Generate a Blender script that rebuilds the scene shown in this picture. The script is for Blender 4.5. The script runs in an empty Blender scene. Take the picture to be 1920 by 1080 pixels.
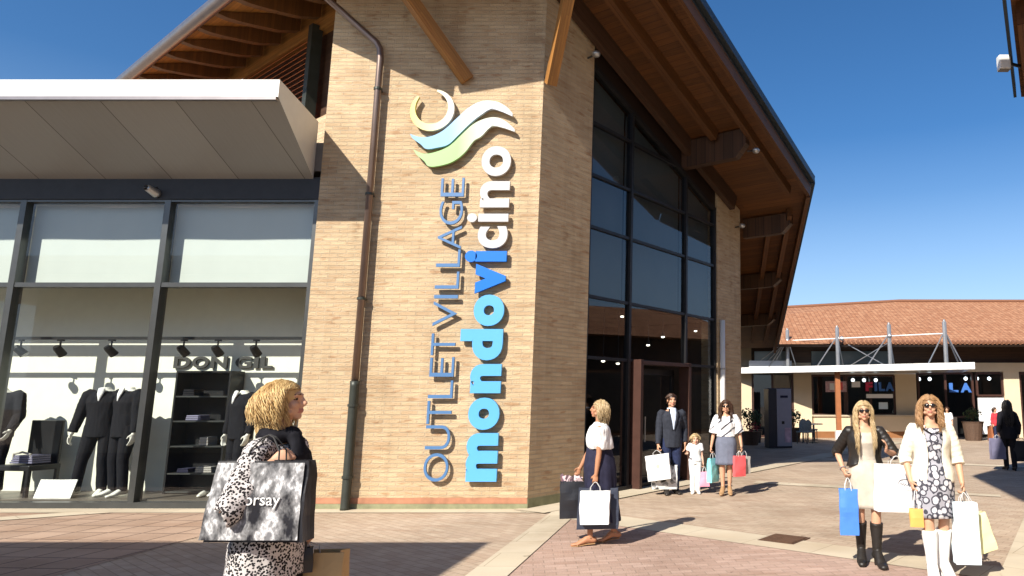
import bpy, bmesh, math, random
from math import sin, cos, pi, radians, sqrt, atan2, hypot
from mathutils import Vector, Matrix, Quaternion, noise
random.seed(7)
SC = bpy.context.scene
COL = SC.collection
V = Vector

# ------------------------------------------------------------------ helpers
def tag(o, label=None, cat=None, group=None, kind=None):
    if label: o['label'] = label
    if cat: o['category'] = cat
    if group: o['group'] = group
    if kind: o['kind'] = kind
    return o

def empty(name, label, cat, loc=(0, 0, 0), rz=0.0, group=None):
    o = bpy.data.objects.new(name, None)
    o.empty_display_size = 0.2
    o.location = loc
    o.rotation_euler = (0, 0, rz)
    COL.objects.link(o)
    return tag(o, label, cat, group)

def link_mesh(name, me, mats, parent=None, smooth=False):
    o = bpy.data.objects.new(name, me)
    COL.objects.link(o)
    if mats is not None:
        for m in (mats if isinstance(mats, (list, tuple)) else [mats]):
            me.materials.append(m)
    if smooth:
        me.polygons.foreach_set('use_smooth', [True] * len(me.polygons))
    if parent is not None:
        o.parent = parent
    return o

class MB:
    """mesh builder on a bmesh with a uv layer"""
    def __init__(s):
        s.bm = bmesh.new()
        s.uv = s.bm.loops.layers.uv.new('UVMap')
    def poly(s, pts, uvs=None, mi=0):
        vs = [s.bm.verts.new(p) for p in pts]
        f = s.bm.faces.new(vs)
        f.material_index = mi
        if uvs:
            for l, u in zip(f.loops, uvs): l[s.uv].uv = u
        return f
    def box(s, c, d, rz=0.0, mi=0, M=None, bev=0.0):
        """centre, full dims; M optional 4x4"""
        hx, hy, hz = d[0] / 2, d[1] / 2, d[2] / 2
        R = M if M is not None else Matrix.Translation(c) @ Matrix.Rotation(rz, 4, 'Z')
        P = [R @ V((x, y, z)) for z in (-hz, hz) for y in (-hy, hy) for x in (-hx, hx)]
        vs = [s.bm.verts.new(p) for p in P]
        dims = d
        F = [((0, 2, 3, 1), 0, 1), ((4, 5, 7, 6), 0, 1), ((0, 1, 5, 4), 0, 2), ((2, 6, 7, 3), 0, 2), ((0, 4, 6, 2), 1, 2), ((1, 3, 7, 5), 1, 2)]
        loc = [(x, y, z) for z in (-hz, hz) for y in (-hy, hy) for x in (-hx, hx)]
        fs = []
        for idx, a, b in F:
            f = s.bm.faces.new([vs[i] for i in idx])
            f.material_index = mi
            for l, i in zip(f.loops, idx): l[s.uv].uv = (loc[i][a], loc[i][b])
            fs.append(f)
        if bev > 0:
            es = list({e for f in fs for e in f.edges})
            bmesh.ops.bevel(s.bm, geom=es, offset=bev, segments=2, affect='EDGES', profile=0.5)
        return fs
    def beam(s, a, b, w, h, mi=0, up=(0, 0, 1)):
        """rectangular bar from a to b; w sideways, h along up"""
        a, b = V(a), V(b)
        d = (b - a); L = d.length; d.normalize()
        side = d.cross(V(up)).normalized()
        u = side.cross(d).normalized()
        M = Matrix.Translation((a + b) / 2) @ Matrix(((d.x, side.x, u.x, 0), (d.y, side.y, u.y, 0), (d.z, side.z, u.z, 0), (0, 0, 0, 1)))
        return s.box((0, 0, 0), (L, w, h), M=M, mi=mi)
    def tube(s, pts, rad, n=10, mi=0, cap=True, flat=None, up=None):
        """swept tube; rad list or number; flat: list of second radius; up: reference vector for the flat axis"""
        pts = [V(p) for p in pts]
        k = len(pts)
        ra = rad if isinstance(rad, (list, tuple)) else [rad] * k
        rb = flat if isinstance(flat, (list, tuple)) else ([flat] * k if flat else ra)
        tang = []
        for i in range(k):
            t = pts[min(i + 1, k - 1)] - pts[max(i - 1, 0)]
            if t.length < 1e-9: t = V((0, 0, 1))
            tang.append(t.normalized())
        ref = V(up) if up is not None else (V((1, 0, 0)) if abs(tang[0].x) < 0.8 else V((0, 1, 0)))
        rings = []
        def ring(p, t, a, b):
            nonlocal ref
            x = ref - t * ref.dot(t)
            if x.length < 1e-6: x = t.orthogonal()
            x.normalize(); ref = x
            y = t.cross(x)
            return [s.bm.verts.new(p + x * (a * cos(2 * pi * j / n)) + y * (b * sin(2 * pi * j / n))) for j in range(n)]
        R = []
        if cap == 'round':
            for q in (0.0, 0.5, 0.85):
                c = sqrt(max(0, 1 - (1 - q) ** 2)) if q > 0 else 0.12
                R.append((pts[0] - tang[0] * (min(ra[0], rb[0]) * (1 - q)), tang[0], ra[0] * c, rb[0] * c))
        for i in range(k): R.append((pts[i], tang[i], ra[i], rb[i]))
        if cap == 'round':
            for q in (0.85, 0.5, 0.0):
                c = sqrt(max(0, 1 - (1 - q) ** 2)) if q > 0 else 0.12
                R.append((pts[-1] + tang[-1] * (min(ra[-1], rb[-1]) * (1 - q)), tang[-1], ra[-1] * c, rb[-1] * c))
        for r in R: rings.append(ring(*r))
        for i in range(len(rings) - 1):
            for j in range(n):
                f = s.bm.faces.new((rings[i][j], rings[i][(j + 1) % n], rings[i + 1][(j + 1) % n], rings[i + 1][j]))
                f.material_index = mi
        if cap:
            f = s.bm.faces.new(list(reversed(rings[0]))); f.material_index = mi
            f = s.bm.faces.new(rings[-1]); f.material_index = mi
        return rings
    def ell(s, c, r, M=None, mi=0, sub=2):
        T = Matrix.Translation(c)
        if M is not None: T = T @ M.to_4x4()
        T = T @ Matrix.Diagonal((r[0], r[1], r[2], 1))
        g = bmesh.ops.create_icosphere(s.bm, subdivisions=sub, radius=1.0, matrix=T)
        for v in g['verts']:
            for f in v.link_faces: f.material_index = mi
    def prism(s, bottom, top, mi=0, mtop=None, mside=None):
        """closed solid between two equal-length loops (bottom loop seen from above ccw)"""
        n = len(bottom)
        b = [s.bm.verts.new(p) for p in bottom]; t = [s.bm.verts.new(p) for p in top]
        f = s.bm.faces.new(list(reversed(b))); f.material_index = mi
        for l in f.loops: l[s.uv].uv = (l.vert.co.x, l.vert.co.y)
        f = s.bm.faces.new(t); f.material_index = mi if mtop is None else mtop
        for l in f.loops: l[s.uv].uv = (l.vert.co.x, l.vert.co.y)
        for i in range(n):
            j = (i + 1) % n
            f = s.bm.faces.new((b[i], b[j], t[j], t[i])); f.material_index = mi if mside is None else mside
            L = (V(bottom[j]) - V(bottom[i])).length
            for l, u in zip(f.loops, ((0, bottom[i][2]), (L, bottom[j][2]), (L, top[j][2]), (0, top[i][2]))): l[s.uv].uv = u
    def wall(s, p0, p1, th, z0, zt0, zt1, mi=0):
        """upright wall from p0 to p1 (xy), outer face on the right-hand side of p0->p1, thickness th to the left"""
        p0, p1 = V((p0[0], p0[1])), V((p1[0], p1[1]))
        d = (p1 - p0).normalized(); nrm = V((-d.y, d.x)) * th
        q0, q1 = p0 + nrm, p1 + nrm
        bot = [(p0.x, p0.y, z0), (p1.x, p1.y, z0), (q1.x, q1.y, z0), (q0.x, q0.y, z0)]
        top = [(p0.x, p0.y, zt0), (p1.x, p1.y, zt1), (q1.x, q1.y, zt1), (q0.x, q0.y, zt0)]
        s.prism(bot, top, mi)
    def build(s, name, mats, parent=None, smooth=False, fix=True):
        if fix: bmesh.ops.recalc_face_normals(s.bm, faces=s.bm.faces)
        me = bpy.data.meshes.new(name)
        s.bm.to_mesh(me); s.bm.free()
        return link_mesh(name, me, mats, parent, smooth)

def eval_mesh(me, mods, keep=False):
    """apply modifiers to a mesh datablock, return the evaluated copy"""
    o = bpy.data.objects.new('work', me)
    COL.objects.link(o)
    for typ, props in mods:
        m = o.modifiers.new(typ, typ)
        for k, v in props.items(): setattr(m, k, v)
    dg = bpy.context.evaluated_depsgraph_get()
    out = bpy.data.meshes.new_from_object(o.evaluated_get(dg))
    bpy.data.objects.remove(o)
    if not keep: bpy.data.meshes.remove(me)
    return out

def remesh(mb, name, mats, parent, vox=0.007, smooth=4):
    """union of everything in the builder as ONE continuous surface"""
    bmesh.ops.recalc_face_normals(mb.bm, faces=mb.bm.faces)
    me = bpy.data.meshes.new(name)
    mb.bm.to_mesh(me); mb.bm.free()
    me = eval_mesh(me, [('REMESH', dict(mode='VOXEL', voxel_size=vox)), ('SMOOTH', dict(factor=0.5, iterations=smooth))])
    me.name = name
    me.materials.clear()
    return link_mesh(name, me, mats, parent, True)

def apply_to(o, mods):
    mats = list(o.data.materials)
    old = o.data
    me = eval_mesh(old, mods, True)
    me.materials.clear()
    for m in mats: me.materials.append(m)
    o.data = me
    bpy.data.meshes.remove(old)
    return o

# ------------------------------------------------------------------ materials
def nodes(name):
    m = bpy.data.materials.new(name); m.use_nodes = True
    nt = m.node_tree
    b = nt.nodes['Principled BSDF']
    return m, nt, b
def N(nt, typ, **kw):
    n = nt.nodes.new(typ)
    for k, v in kw.items():
        if k.startswith('_'): setattr(n, k[1:], v)
        else: n.inputs[k.replace('__', ' ')].default_value = v
    return n
def rgba(c): return (c[0], c[1], c[2], 1.0)
def ramp(nt, fac, stops, interp='LINEAR'):
    r = nt.nodes.new('ShaderNodeValToRGB')
    r.color_ramp.interpolation = interp
    els = r.color_ramp.elements
    while len(els) < len(stops): els.new(0.5)
    for e, (p, c) in zip(els, stops): e.position = p; e.color = rgba(c)
    nt.links.new(fac, r.inputs[0])
    return r.outputs[0]
def mix(nt, fac, a, b, mode='MIX'):
    n = nt.nodes.new('ShaderNodeMix'); n.data_type = 'RGBA'; n.blend_type = mode
    for sock, v in ((n.inputs[0], fac), (n.inputs[6], a), (n.inputs[7], b)):
        if isinstance(v, bpy.types.NodeSocket): nt.links.new(v, sock)
        elif isinstance(v, (tuple, list)): sock.default_value = rgba(v)
        else: sock.default_value = v
    return n.outputs[2]
def coords(nt, kind='Object', scale=(1, 1, 1), rot=(0, 0, 0), loc=(0, 0, 0)):
    tc = nt.nodes.new('ShaderNodeTexCoord'); mp = nt.nodes.new('ShaderNodeMapping')
    mp.inputs['Scale'].default_value = scale; mp.inputs['Rotation'].default_value = rot; mp.inputs['Location'].default_value = loc
    nt.links.new(tc.outputs[kind], mp.inputs[0])
    return mp.outputs[0]
def tex_noise(nt, vec, scale, detail=4, rough=0.55):
    n = N(nt, 'ShaderNodeTexNoise', Scale=scale, Detail=detail, Roughness=rough)
    nt.links.new(vec, n.inputs['Vector'])
    return n.outputs['Fac']
def bump(nt, b, h, strength=0.3, dist=0.01):
    n = N(nt, 'ShaderNodeBump', Strength=strength, Distance=dist)
    nt.links.new(h, n.inputs['Height']); nt.links.new(n.outputs[0], b.inputs['Normal'])

def mat(name, col, rough=0.6, metal=0.0, var=0.12, vscale=6.0, spec=0.4, bumps=0.0, bscale=40.0, coat=0.0):
    """plain surface with uneven tone and roughness"""
    m, nt, b = nodes(name)
    vec = coords(nt)
    f = tex_noise(nt, vec, vscale, 5)
    c = ramp(nt, f, [(0.25, [x * (1 - var) for x in col]), (0.75, [min(1, x * (1 + var)) for x in col])])
    nt.links.new(c, b.inputs['Base Color'])
    b.inputs['Roughness'].default_value = rough; b.inputs['Metallic'].default_value = metal
    b.inputs['Specular IOR Level'].default_value = spec
    b.inputs['Coat Weight'].default_value = coat
    if bumps: bump(nt, b, tex_noise(nt, vec, bscale, 4), bumps, 0.01)
    return m

def brick_mat(name, c1, c2, mortar, w=0.26, h=0.068, mw=0.009, offset=0.5, kind='UV', rot=0.0, bstr=0.6, stain=None, streak=0, rough=0.85, big=0.5, freq=2):
    m, nt, b = nodes(name)
    vec = coords(nt, kind, rot=(0, 0, rot))
    t = nt.nodes.new('ShaderNodeTexBrick')
    t.offset = offset; t.offset_frequency = freq
    for k, v in (('Scale', 1.0), ('Mortar Size', mw), ('Mortar Smooth', 0.3), ('Bias', 0.0), ('Brick Width', w), ('Row Height', h)): t.inputs[k].default_value = v
    t.inputs['Color1'].default_value = rgba(c1); t.inputs['Color2'].default_value = rgba(c2); t.inputs['Mortar'].default_value = rgba(mortar)
    nt.links.new(vec, t.inputs['Vector'])
    n1 = tex_noise(nt, vec, 0.9, 6)
    vv = coords(nt, kind, scale=(1.2 / w * 0.25, 1.0 / h * 0.5, 1), rot=(0, 0, rot))
    n2 = tex_noise(nt, vv, 1.1, 3)
    c = mix(nt, big, t.outputs['Color'], ramp(nt, n1, [(0.3, (0.72, 0.70, 0.66)), (0.7, (1.12, 1.1, 1.08))]), 'MULTIPLY')
    c = mix(nt, 0.42, c, ramp(nt, n2, [(0.30, (0.70, 0.58, 0.48)), (0.5, (1, 1, 1)), (0.75, (1.14, 1.12, 1.05))]), 'MULTIPLY')
    if streak:
        n6 = tex_noise(nt, coords(nt, kind, scale=(2.2, 0.16, 1)), 1.0, 6, 0.6)
        c = mix(nt, 0.6, c, ramp(nt, n6, [(0.33, (0.74, 0.71, 0.68)), (0.48, (1, 1, 1)), (0.72, (1.05, 1.05, 1.04))]), 'MULTIPLY')
        n7 = tex_noise(nt, coords(nt, kind, scale=(3.7, 14.5, 1)), 1.0, 1, 0.3)
        c = mix(nt, 0.75, c, ramp(nt, n7, [(0.27, (0.72, 0.58, 0.50)), (0.36, (1, 1, 1))]), 'MULTIPLY')
    if stain:
        n4 = tex_noise(nt, coords(nt, kind, scale=(0.35, 0.35, 1)), 1.0, 8, 0.7)
        c = mix(nt, 1.0, c, ramp(nt, n4, [(0.34, (0.78, 0.76, 0.74)), (0.5, (1, 1, 1)), (0.68, (1.07, 1.06, 1.05))]), 'MULTIPLY')
        n5 = tex_noise(nt, coords(nt, kind, scale=(6, 6, 1)), 1.0, 2, 0.4)
        c = mix(nt, 0.8, c, ramp(nt, n5, [(0.22, (0.45, 0.43, 0.41)), (0.27, (1, 1, 1))]), 'MULTIPLY')
    nt.links.new(c, b.inputs['Base Color'])
    b.inputs['Roughness'].default_value = rough
    b.inputs['Specular IOR Level'].default_value = 0.25
    inv = N(nt, 'ShaderNodeMath', _operation='MULTIPLY_ADD'); nt.links.new(t.outputs['Fac'], inv.inputs[0]); inv.inputs[1].default_value = -1.0
    n3 = tex_noise(nt, vec, 45, 4); nt.links.new(n3, inv.inputs[2])
    bump(nt, b, inv.outputs[0], bstr, 0.02 if streak else 0.012)
    return m

def wood_mat(name, dark, light, plank=0.12, length=3.0, kind='UV', rot=0.0, rough=0.55, gap=0.004):
    m, nt, b = nodes(name)
    vec = coords(nt, kind, rot=(0, 0, rot))
    t = nt.nodes.new('ShaderNodeTexBrick'); t.offset = 0.4
    for k, v in (('Scale', 1.0), ('Mortar Size', gap), ('Mortar Smooth', 0.2), ('Brick Width', length), ('Row Height', plank)): t.inputs[k].default_value = v
    t.inputs['Color1'].default_value = (0.75, 0.75, 0.75, 1); t.inputs['Color2'].default_value = (1.15, 1.12, 1.1, 1); t.inputs['Mortar'].default_value = (0.25, 0.22, 0.2, 1)
    nt.links.new(vec, t.inputs['Vector'])
    g = coords(nt, kind, scale=(1.5, 28, 28), rot=(0, 0, rot))
    f = tex_noise(nt, g, 1.0, 6, 0.65)
    c = ramp(nt, f, [(0.3, dark), (0.7, light)])
    c = mix(nt, 1.0, c, t.outputs['Color'], 'MULTIPLY')
    nt.links.new(c, b.inputs['Base Color']); b.inputs['Roughness'].default_value = rough
    bump(nt, b, f, 0.15, 0.005)
    return m

def glass_mat(name, tint=(0.9, 0.95, 0.95), extra=0.04, rough=0.0):
    """thin pane: clear transmission plus Fresnel reflection"""
    m = bpy.data.materials.new(name); m.use_nodes = True
    nt = m.node_tree; nt.nodes.clear()
    out = nt.nodes.new('ShaderNodeOutputMaterial')
    tr = nt.nodes.new('ShaderNodeBsdfTransparent'); tr.inputs[0].default_value = rgba(tint)
    gl = nt.nodes.new('ShaderNodeBsdfGlossy'); gl.inputs['Roughness'].default_value = rough; gl.inputs[0].default_value = (0.95, 0.97, 1, 1)
    fr = nt.nodes.new('ShaderNodeFresnel')
    ge = nt.nodes.new('ShaderNodeNewGeometry')          # same reflectance from both faces of a thin pane
    io = N(nt, 'ShaderNodeMapRange'); io.inputs[3].default_value = 1.5; io.inputs[4].default_value = 1 / 1.5
    nt.links.new(ge.outputs['Backfacing'], io.inputs[0]); nt.links.new(io.outputs[0], fr.inputs[0])
    ad = N(nt, 'ShaderNodeMath', _operation='ADD', _use_clamp=True); ad.inputs[1].default_value = extra
    nt.links.new(fr.outputs[0], ad.inputs[0])
    mx = nt.nodes.new('ShaderNodeMixShader')
    nt.links.new(ad.outputs[0], mx.inputs[0]); nt.links.new(tr.outputs[0], mx.inputs[1]); nt.links.new(gl.outputs[0], mx.inputs[2])
    nt.links.new(mx.outputs[0], out.inputs[0])
    return m

def emit_mat(name, col, strength):
    m = bpy.data.materials.new(name); m.use_nodes = True
    nt = m.node_tree; nt.nodes.clear()
    out = nt.nodes.new('ShaderNodeOutputMaterial'); e = nt.nodes.new('ShaderNodeEmission')
    e.inputs[0].default_value = rgba(col); e.inputs[1].default_value = strength
    nt.links.new(e.outputs[0], out.inputs[0])
    return m

def print_mat(name, stops, scale, feature='F1', kind='Object', rough=0.8, stretch=(1, 1, 1), dist=0.0, noise_mix=0.0, interp='CONSTANT'):
    """printed cloth: voronoi cells cut into flat colours"""
    m, nt, b = nodes(name)
    vec = coords(nt, kind, scale=stretch)
    if dist:
        n = nt.nodes.new('ShaderNodeTexNoise'); n.inputs['Scale'].default_value = scale * 0.6
        nt.links.new(vec, n.inputs['Vector'])
        vm = N(nt, 'ShaderNodeVectorMath', _operation='MULTIPLY_ADD'); nt.links.new(n.outputs['Color'], vm.inputs[0]); vm.inputs[1].default_value = (dist,) * 3; nt.links.new(vec, vm.inputs[2])
        vec = vm.outputs[0]
    v = nt.nodes.new('ShaderNodeTexVoronoi'); v.feature = feature; v.inputs['Scale'].default_value = scale
    nt.links.new(vec, v.inputs['Vector'])
    c = ramp(nt, v.outputs['Distance'], stops, interp)
    nt.links.new(c, b.inputs['Base Color']); b.inputs['Roughness'].default_value = rough; b.inputs['Specular IOR Level'].default_value = 0.2
    return m

def hair_mat(name, dark, light):
    m, nt, b = nodes(name)
    a = nt.nodes.new('ShaderNodeAttribute'); a.attribute_name = 'tone'
    c = ramp(nt, a.outputs['Fac'], [(0.0, dark), (1.0, light)])
    nt.links.new(c, b.inputs['Base Color']); b.inputs['Roughness'].default_value = 0.42; b.inputs['Specular IOR Level'].default_value = 0.5
    return m

M = {}
M['brick_front'] = brick_mat('tan_brick', (0.60, 0.465, 0.30), (0.50, 0.365, 0.23), (0.53, 0.43, 0.30), w=0.27, h=0.069, mw=0.008, bstr=1.0, streak=1)
M['brick_side'] = M['brick_front']
M['plinth_red'] = mat('red_plinth', (0.36, 0.17, 0.10), 0.85, var=0.3, vscale=5)
M['plinth_green'] = mat('mossy_plinth', (0.22, 0.22, 0.13), 0.9, var=0.35, vscale=5)
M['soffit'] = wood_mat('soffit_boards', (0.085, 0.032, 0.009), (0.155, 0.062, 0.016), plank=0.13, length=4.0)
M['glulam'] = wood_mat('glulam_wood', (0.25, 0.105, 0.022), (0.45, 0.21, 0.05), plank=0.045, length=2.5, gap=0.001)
M['soffit_lit'] = wood_mat('lit_eave_boards', (0.27, 0.115, 0.024), (0.46, 0.215, 0.05), plank=0.13, length=4.0)  # lighter copy of the soffit boards, bounced light painted into the colour
M['rafter_shaded'] = wood_mat('shaded_rafter_wood', (0.10, 0.042, 0.012), (0.17, 0.075, 0.02), plank=0.05, length=2.5, gap=0.001)  # shade on the rafter undersides is painted in as a darker brown
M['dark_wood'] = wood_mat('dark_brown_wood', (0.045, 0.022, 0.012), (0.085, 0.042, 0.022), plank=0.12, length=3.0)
M['louver'] = mat('red_louver_paint', (0.62, 0.17, 0.05), 0.5, var=0.15)
M['roof_edge'] = mat('grey_blue_roof_metal', (0.06, 0.075, 0.09), 0.4, 0.6, var=0.15)
M['roof_top'] = mat('grey_roof_sheet', (0.18, 0.17, 0.16), 0.5, 0.3, var=0.15)
M['gutter'] = mat('brown_grey_gutter', (0.27, 0.24, 0.235), 0.32, 0.75, var=0.1)
M['pipe'] = mat('brown_copper_pipe', (0.20, 0.145, 0.12), 0.35, 0.6, var=0.15, vscale=3)
M['pipe_shoe'] = mat('dark_green_cast_pipe', (0.045, 0.05, 0.042), 0.45, 0.3, var=0.2)
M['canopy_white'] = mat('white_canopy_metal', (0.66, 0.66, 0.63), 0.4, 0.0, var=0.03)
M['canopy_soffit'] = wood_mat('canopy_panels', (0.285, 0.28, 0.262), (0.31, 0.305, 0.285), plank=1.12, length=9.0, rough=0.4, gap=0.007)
M['frame'] = mat('grey_window_frame', (0.10, 0.105, 0.105), 0.35, 0.7, var=0.1)
M['frame_dark'] = mat('dark_window_frame', (0.03, 0.03, 0.033), 0.4, 0.5, var=0.15)
M['frame_brown'] = mat('brown_door_frame', (0.07, 0.034, 0.026), 0.4, 0.1, var=0.15)
M['black_recess'] = mat('black_lintel', (0.02, 0.02, 0.023), 0.5, var=0.2)
M['glass'] = glass_mat('clear_pane', (0.93, 0.96, 0.94), 0.0)
M['glass_dark'] = glass_mat('entrance_pane', (0.55, 0.6, 0.62), 0.02)
M['blind'] = mat('white_roller_blind', (0.50, 0.54, 0.52), 0.8, var=0.03, vscale=2)
M['wall_white'] = mat('white_display_panel', (0.78, 0.78, 0.68), 0.7, var=0.03)
M['wall_olive'] = mat('olive_grey_wall', (0.36, 0.34, 0.27), 0.8, var=0.08)
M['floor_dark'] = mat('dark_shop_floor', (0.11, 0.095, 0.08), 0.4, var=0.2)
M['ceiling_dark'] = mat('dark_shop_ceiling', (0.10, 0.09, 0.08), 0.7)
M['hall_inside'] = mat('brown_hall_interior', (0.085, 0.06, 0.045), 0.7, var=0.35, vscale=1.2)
M['black'] = mat('black_lacquer', (0.012, 0.012, 0.014), 0.4, var=0.2)
M['black_cloth'] = mat('black_wool', (0.012, 0.012, 0.016), 0.9, var=0.3, vscale=30, spec=0.15, bumps=0.15, bscale=90)
M['navy_cloth'] = mat('navy_cloth', (0.022, 0.022, 0.045), 0.85, var=0.25, vscale=20, spec=0.2, bumps=0.2, bscale=60)
M['suit_cloth'] = mat('charcoal_suit_wool', (0.028, 0.032, 0.045), 0.85, var=0.25, vscale=25, spec=0.2, bumps=0.2, bscale=70)
M['denim'] = mat('dark_blue_denim', (0.02, 0.028, 0.07), 0.85, var=0.4, vscale=15, spec=0.2, bumps=0.2, bscale=70)
M['white_cloth'] = mat('white_cotton', (0.78, 0.78, 0.78), 0.9, var=0.05, vscale=10, spec=0.2, bumps=0.25, bscale=30)
M['cream_cloth'] = mat('cream_knit', (0.74, 0.70, 0.58), 0.9, var=0.06, vscale=18, spec=0.15, bumps=0.5, bscale=80)
M['greige_cloth'] = mat('greige_jersey', (0.47, 0.42, 0.35), 0.85, var=0.12, vscale=14, spec=0.15, bumps=0.3, bscale=40)
M['blue_shirt'] = mat('pale_blue_shirt', (0.52, 0.60, 0.74), 0.8, var=0.05)
M['grey_skirt'] = mat('grey_blue_skirt', (0.14, 0.155, 0.21), 0.85, var=0.15, vscale=12, spec=0.15, bumps=0.2)
M['leather_black'] = mat('black_leather', (0.018, 0.015, 0.013), 0.45, var=0.3, vscale=12, bumps=0.3, bscale=25)
M['boot_white'] = mat('white_leather', (0.80, 0.79, 0.76), 0.45, var=0.04, bumps=0.15, bscale=25)
M['sandal'] = mat('tan_sandal_leather', (0.33, 0.20, 0.10), 0.5)
M['shoe_white'] = mat('white_shoe', (0.7, 0.68, 0.62), 0.5)
M['mannequin'] = mat('white_mannequin', (0.75, 0.74, 0.68), 0.35, var=0.03)
M['lens'] = mat('dark_lens', (0.012, 0.01, 0.01), 0.12, var=0.1)
M['leopard'] = print_mat('black_spotted_white_print', [(0.0, (0.015, 0.013, 0.015)), (0.50, (0.54, 0.51, 0.50))], 88, dist=0.008)
M['floral'] = print_mat('black_white_floral_print', [(0.0, (0.68, 0.67, 0.68)), (0.36, (0.40, 0.40, 0.44)), (0.47, (0.05, 0.05, 0.065)), (0.66, (0.32, 0.32, 0.36))], 17, dist=0.025)
M['skin'] = mat('tanned_skin', (0.56, 0.315, 0.20), 0.5, var=0.07, vscale=9, spec=0.35)
M['skin_brown'] = mat('deep_tanned_skin', (0.42, 0.20, 0.11), 0.5, var=0.08, vscale=9, spec=0.35)
M['skin_pale'] = mat('fair_skin', (0.62, 0.385, 0.275), 0.5, var=0.06, vscale=9, spec=0.35)
M['lip'] = mat('lip_red', (0.44, 0.17, 0.13), 0.4)
M['eye'] = mat('dark_eye', (0.035, 0.02, 0.015), 0.2)
M['brow'] = mat('eyebrow_brown', (0.13, 0.07, 0.04), 0.8)
M['hair_blonde'] = hair_mat('blonde_hair', (0.22, 0.14, 0.06), (0.64, 0.49, 0.28))
M['hair_gold'] = hair_mat('golden_hair', (0.34, 0.185, 0.06), (0.82, 0.61, 0.29))
M['hair_auburn'] = hair_mat('auburn_hair', (0.17, 0.085, 0.035), (0.50, 0.30, 0.145))
M['hair_brown'] = hair_mat('dark_brown_hair', (0.025, 0.012, 0.008), (0.085, 0.04, 0.022))
M['hair_black'] = hair_mat('black_hair', (0.008, 0.007, 0.007), (0.03, 0.025, 0.022))
M['bag_white'] = mat('white_paper', (0.80, 0.81, 0.82), 0.55, var=0.02)
M['bag_black'] = mat('black_paper', (0.018, 0.018, 0.022), 0.4, var=0.15)
M['bag_navy'] = mat('navy_paper', (0.03, 0.037, 0.06), 0.5, var=0.15)
M['bag_blue'] = mat('bright_blue_paper', (0.06, 0.20, 0.66), 0.45, var=0.06)
M['bag_pale'] = mat('pale_blue_paper', (0.66, 0.78, 0.83), 0.5, var=0.03)
M['bag_yellow'] = mat('pale_yellow_paper', (0.74, 0.74, 0.40), 0.55, var=0.04)
M['bag_orange'] = mat('orange_paper', (0.70, 0.36, 0.09), 0.55, var=0.08)
M['bag_kraft'] = mat('kraft_paper', (0.47, 0.325, 0.16), 0.7, var=0.06)
M['bag_turq'] = mat('turquoise_paper', (0.24, 0.66, 0.70), 0.5, var=0.05)
M['bag_red'] = mat('coral_red_paper', (0.74, 0.11, 0.12), 0.5, var=0.05)
M['bag_pink'] = mat('pink_paper', (0.78, 0.33, 0.45), 0.5, var=0.05)
M['bag_grey'] = mat('grey_paper', (0.33, 0.31, 0.29), 0.55, var=0.05)
M['bag_violet'] = mat('violet_grey_paper', (0.16, 0.155, 0.24), 0.55, var=0.06)
M['cord'] = mat('pale_cord', (0.55, 0.55, 0.55), 0.7)
M['cord_dark'] = mat('dark_cord', (0.03, 0.03, 0.03), 0.7)
M['tissue'] = mat('pink_tissue', (0.78, 0.60, 0.62), 0.9, var=0.2, vscale=20)
M['cyan_letter'] = mat('cyan_letter_paint', (0.10, 0.37, 0.72), 0.4, var=0.02)
M['blue_letter'] = mat('blue_letter_paint', (0.0, 0.145, 0.62), 0.4, var=0.02)
M['white_letter'] = mat('white_letter_paint', (0.48, 0.48, 0.485), 0.45, var=0.02)
M['navy_letter'] = mat('steel_blue_letter_paint', (0.075, 0.175, 0.36), 0.4, var=0.04)
M['dark_letter'] = mat('dark_letter_paint', (0.05, 0.05, 0.05), 0.5)
M['grey_ink'] = mat('grey_ink', (0.32, 0.32, 0.35), 0.7)
M['white_ink'] = mat('white_ink', (0.8, 0.8, 0.8), 0.6)
M['steel'] = mat('galvanised_steel', (0.46, 0.47, 0.48), 0.35, 0.75, var=0.08)
M['white_metal'] = mat('white_painted_metal', (0.72, 0.72, 0.70), 0.45, var=0.05)
M['rust'] = mat('rust_red_column', (0.33, 0.12, 0.045), 0.6, var=0.12)
M['cream'] = mat('cream_plaster', (0.66, 0.54, 0.37), 0.85, var=0.06, vscale=1.5, bumps=0.15, bscale=60)
M['brown_base'] = mat('brown_plaster_base', (0.26, 0.115, 0.045), 0.85, var=0.12)
M['shop_dark'] = mat('dark_shop_interior', (0.022, 0.02, 0.02), 0.5, var=0.5, vscale=1.5)
M['slate_glass'] = mat('sky_tinted_clerestory', (0.22, 0.29, 0.32), 0.15, 0.0, var=0.15, vscale=0.7, spec=0.6)  # sky reflection painted into the pane colour
M['plant'] = mat('green_leaves', (0.055, 0.085, 0.03), 0.7, var=0.4, vscale=20)
M['red_flower'] = mat('red_petals', (0.35, 0.04, 0.05), 0.7, var=0.3, vscale=20)
M['wicker'] = mat('brown_wicker', (0.10, 0.06, 0.04), 0.8, var=0.4, vscale=30, bumps=0.4)
M['terracotta'] = mat('terracotta', (0.34, 0.12, 0.05), 0.8)
M['totem_face'] = mat('grey_totem_face', (0.30, 0.30, 0.36), 0.35, 0.3, var=0.05)
M['totem_side'] = mat('dark_totem_side', (0.035, 0.035, 0.045), 0.4, 0.2)
M['poster_pink'] = mat('pink_poster', (0.55, 0.36, 0.40), 0.7, var=0.4, vscale=6)
M['red_cloth'] = mat('red_cloth', (0.50, 0.035, 0.05), 0.85)
M['chair_grey'] = mat('grey_woven_chair', (0.27, 0.26, 0.23), 0.8, var=0.3, vscale=25)
M['lamp_lit'] = emit_mat('lit_lamp', (1.0, 0.9, 0.72), 6.0)
M['lamp_cool'] = emit_mat('lit_spot', (0.92, 0.97, 1.0), 3.5)
M['sign_blue'] = mat('blue_sign', (0.05, 0.16, 0.50), 0.5)
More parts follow.
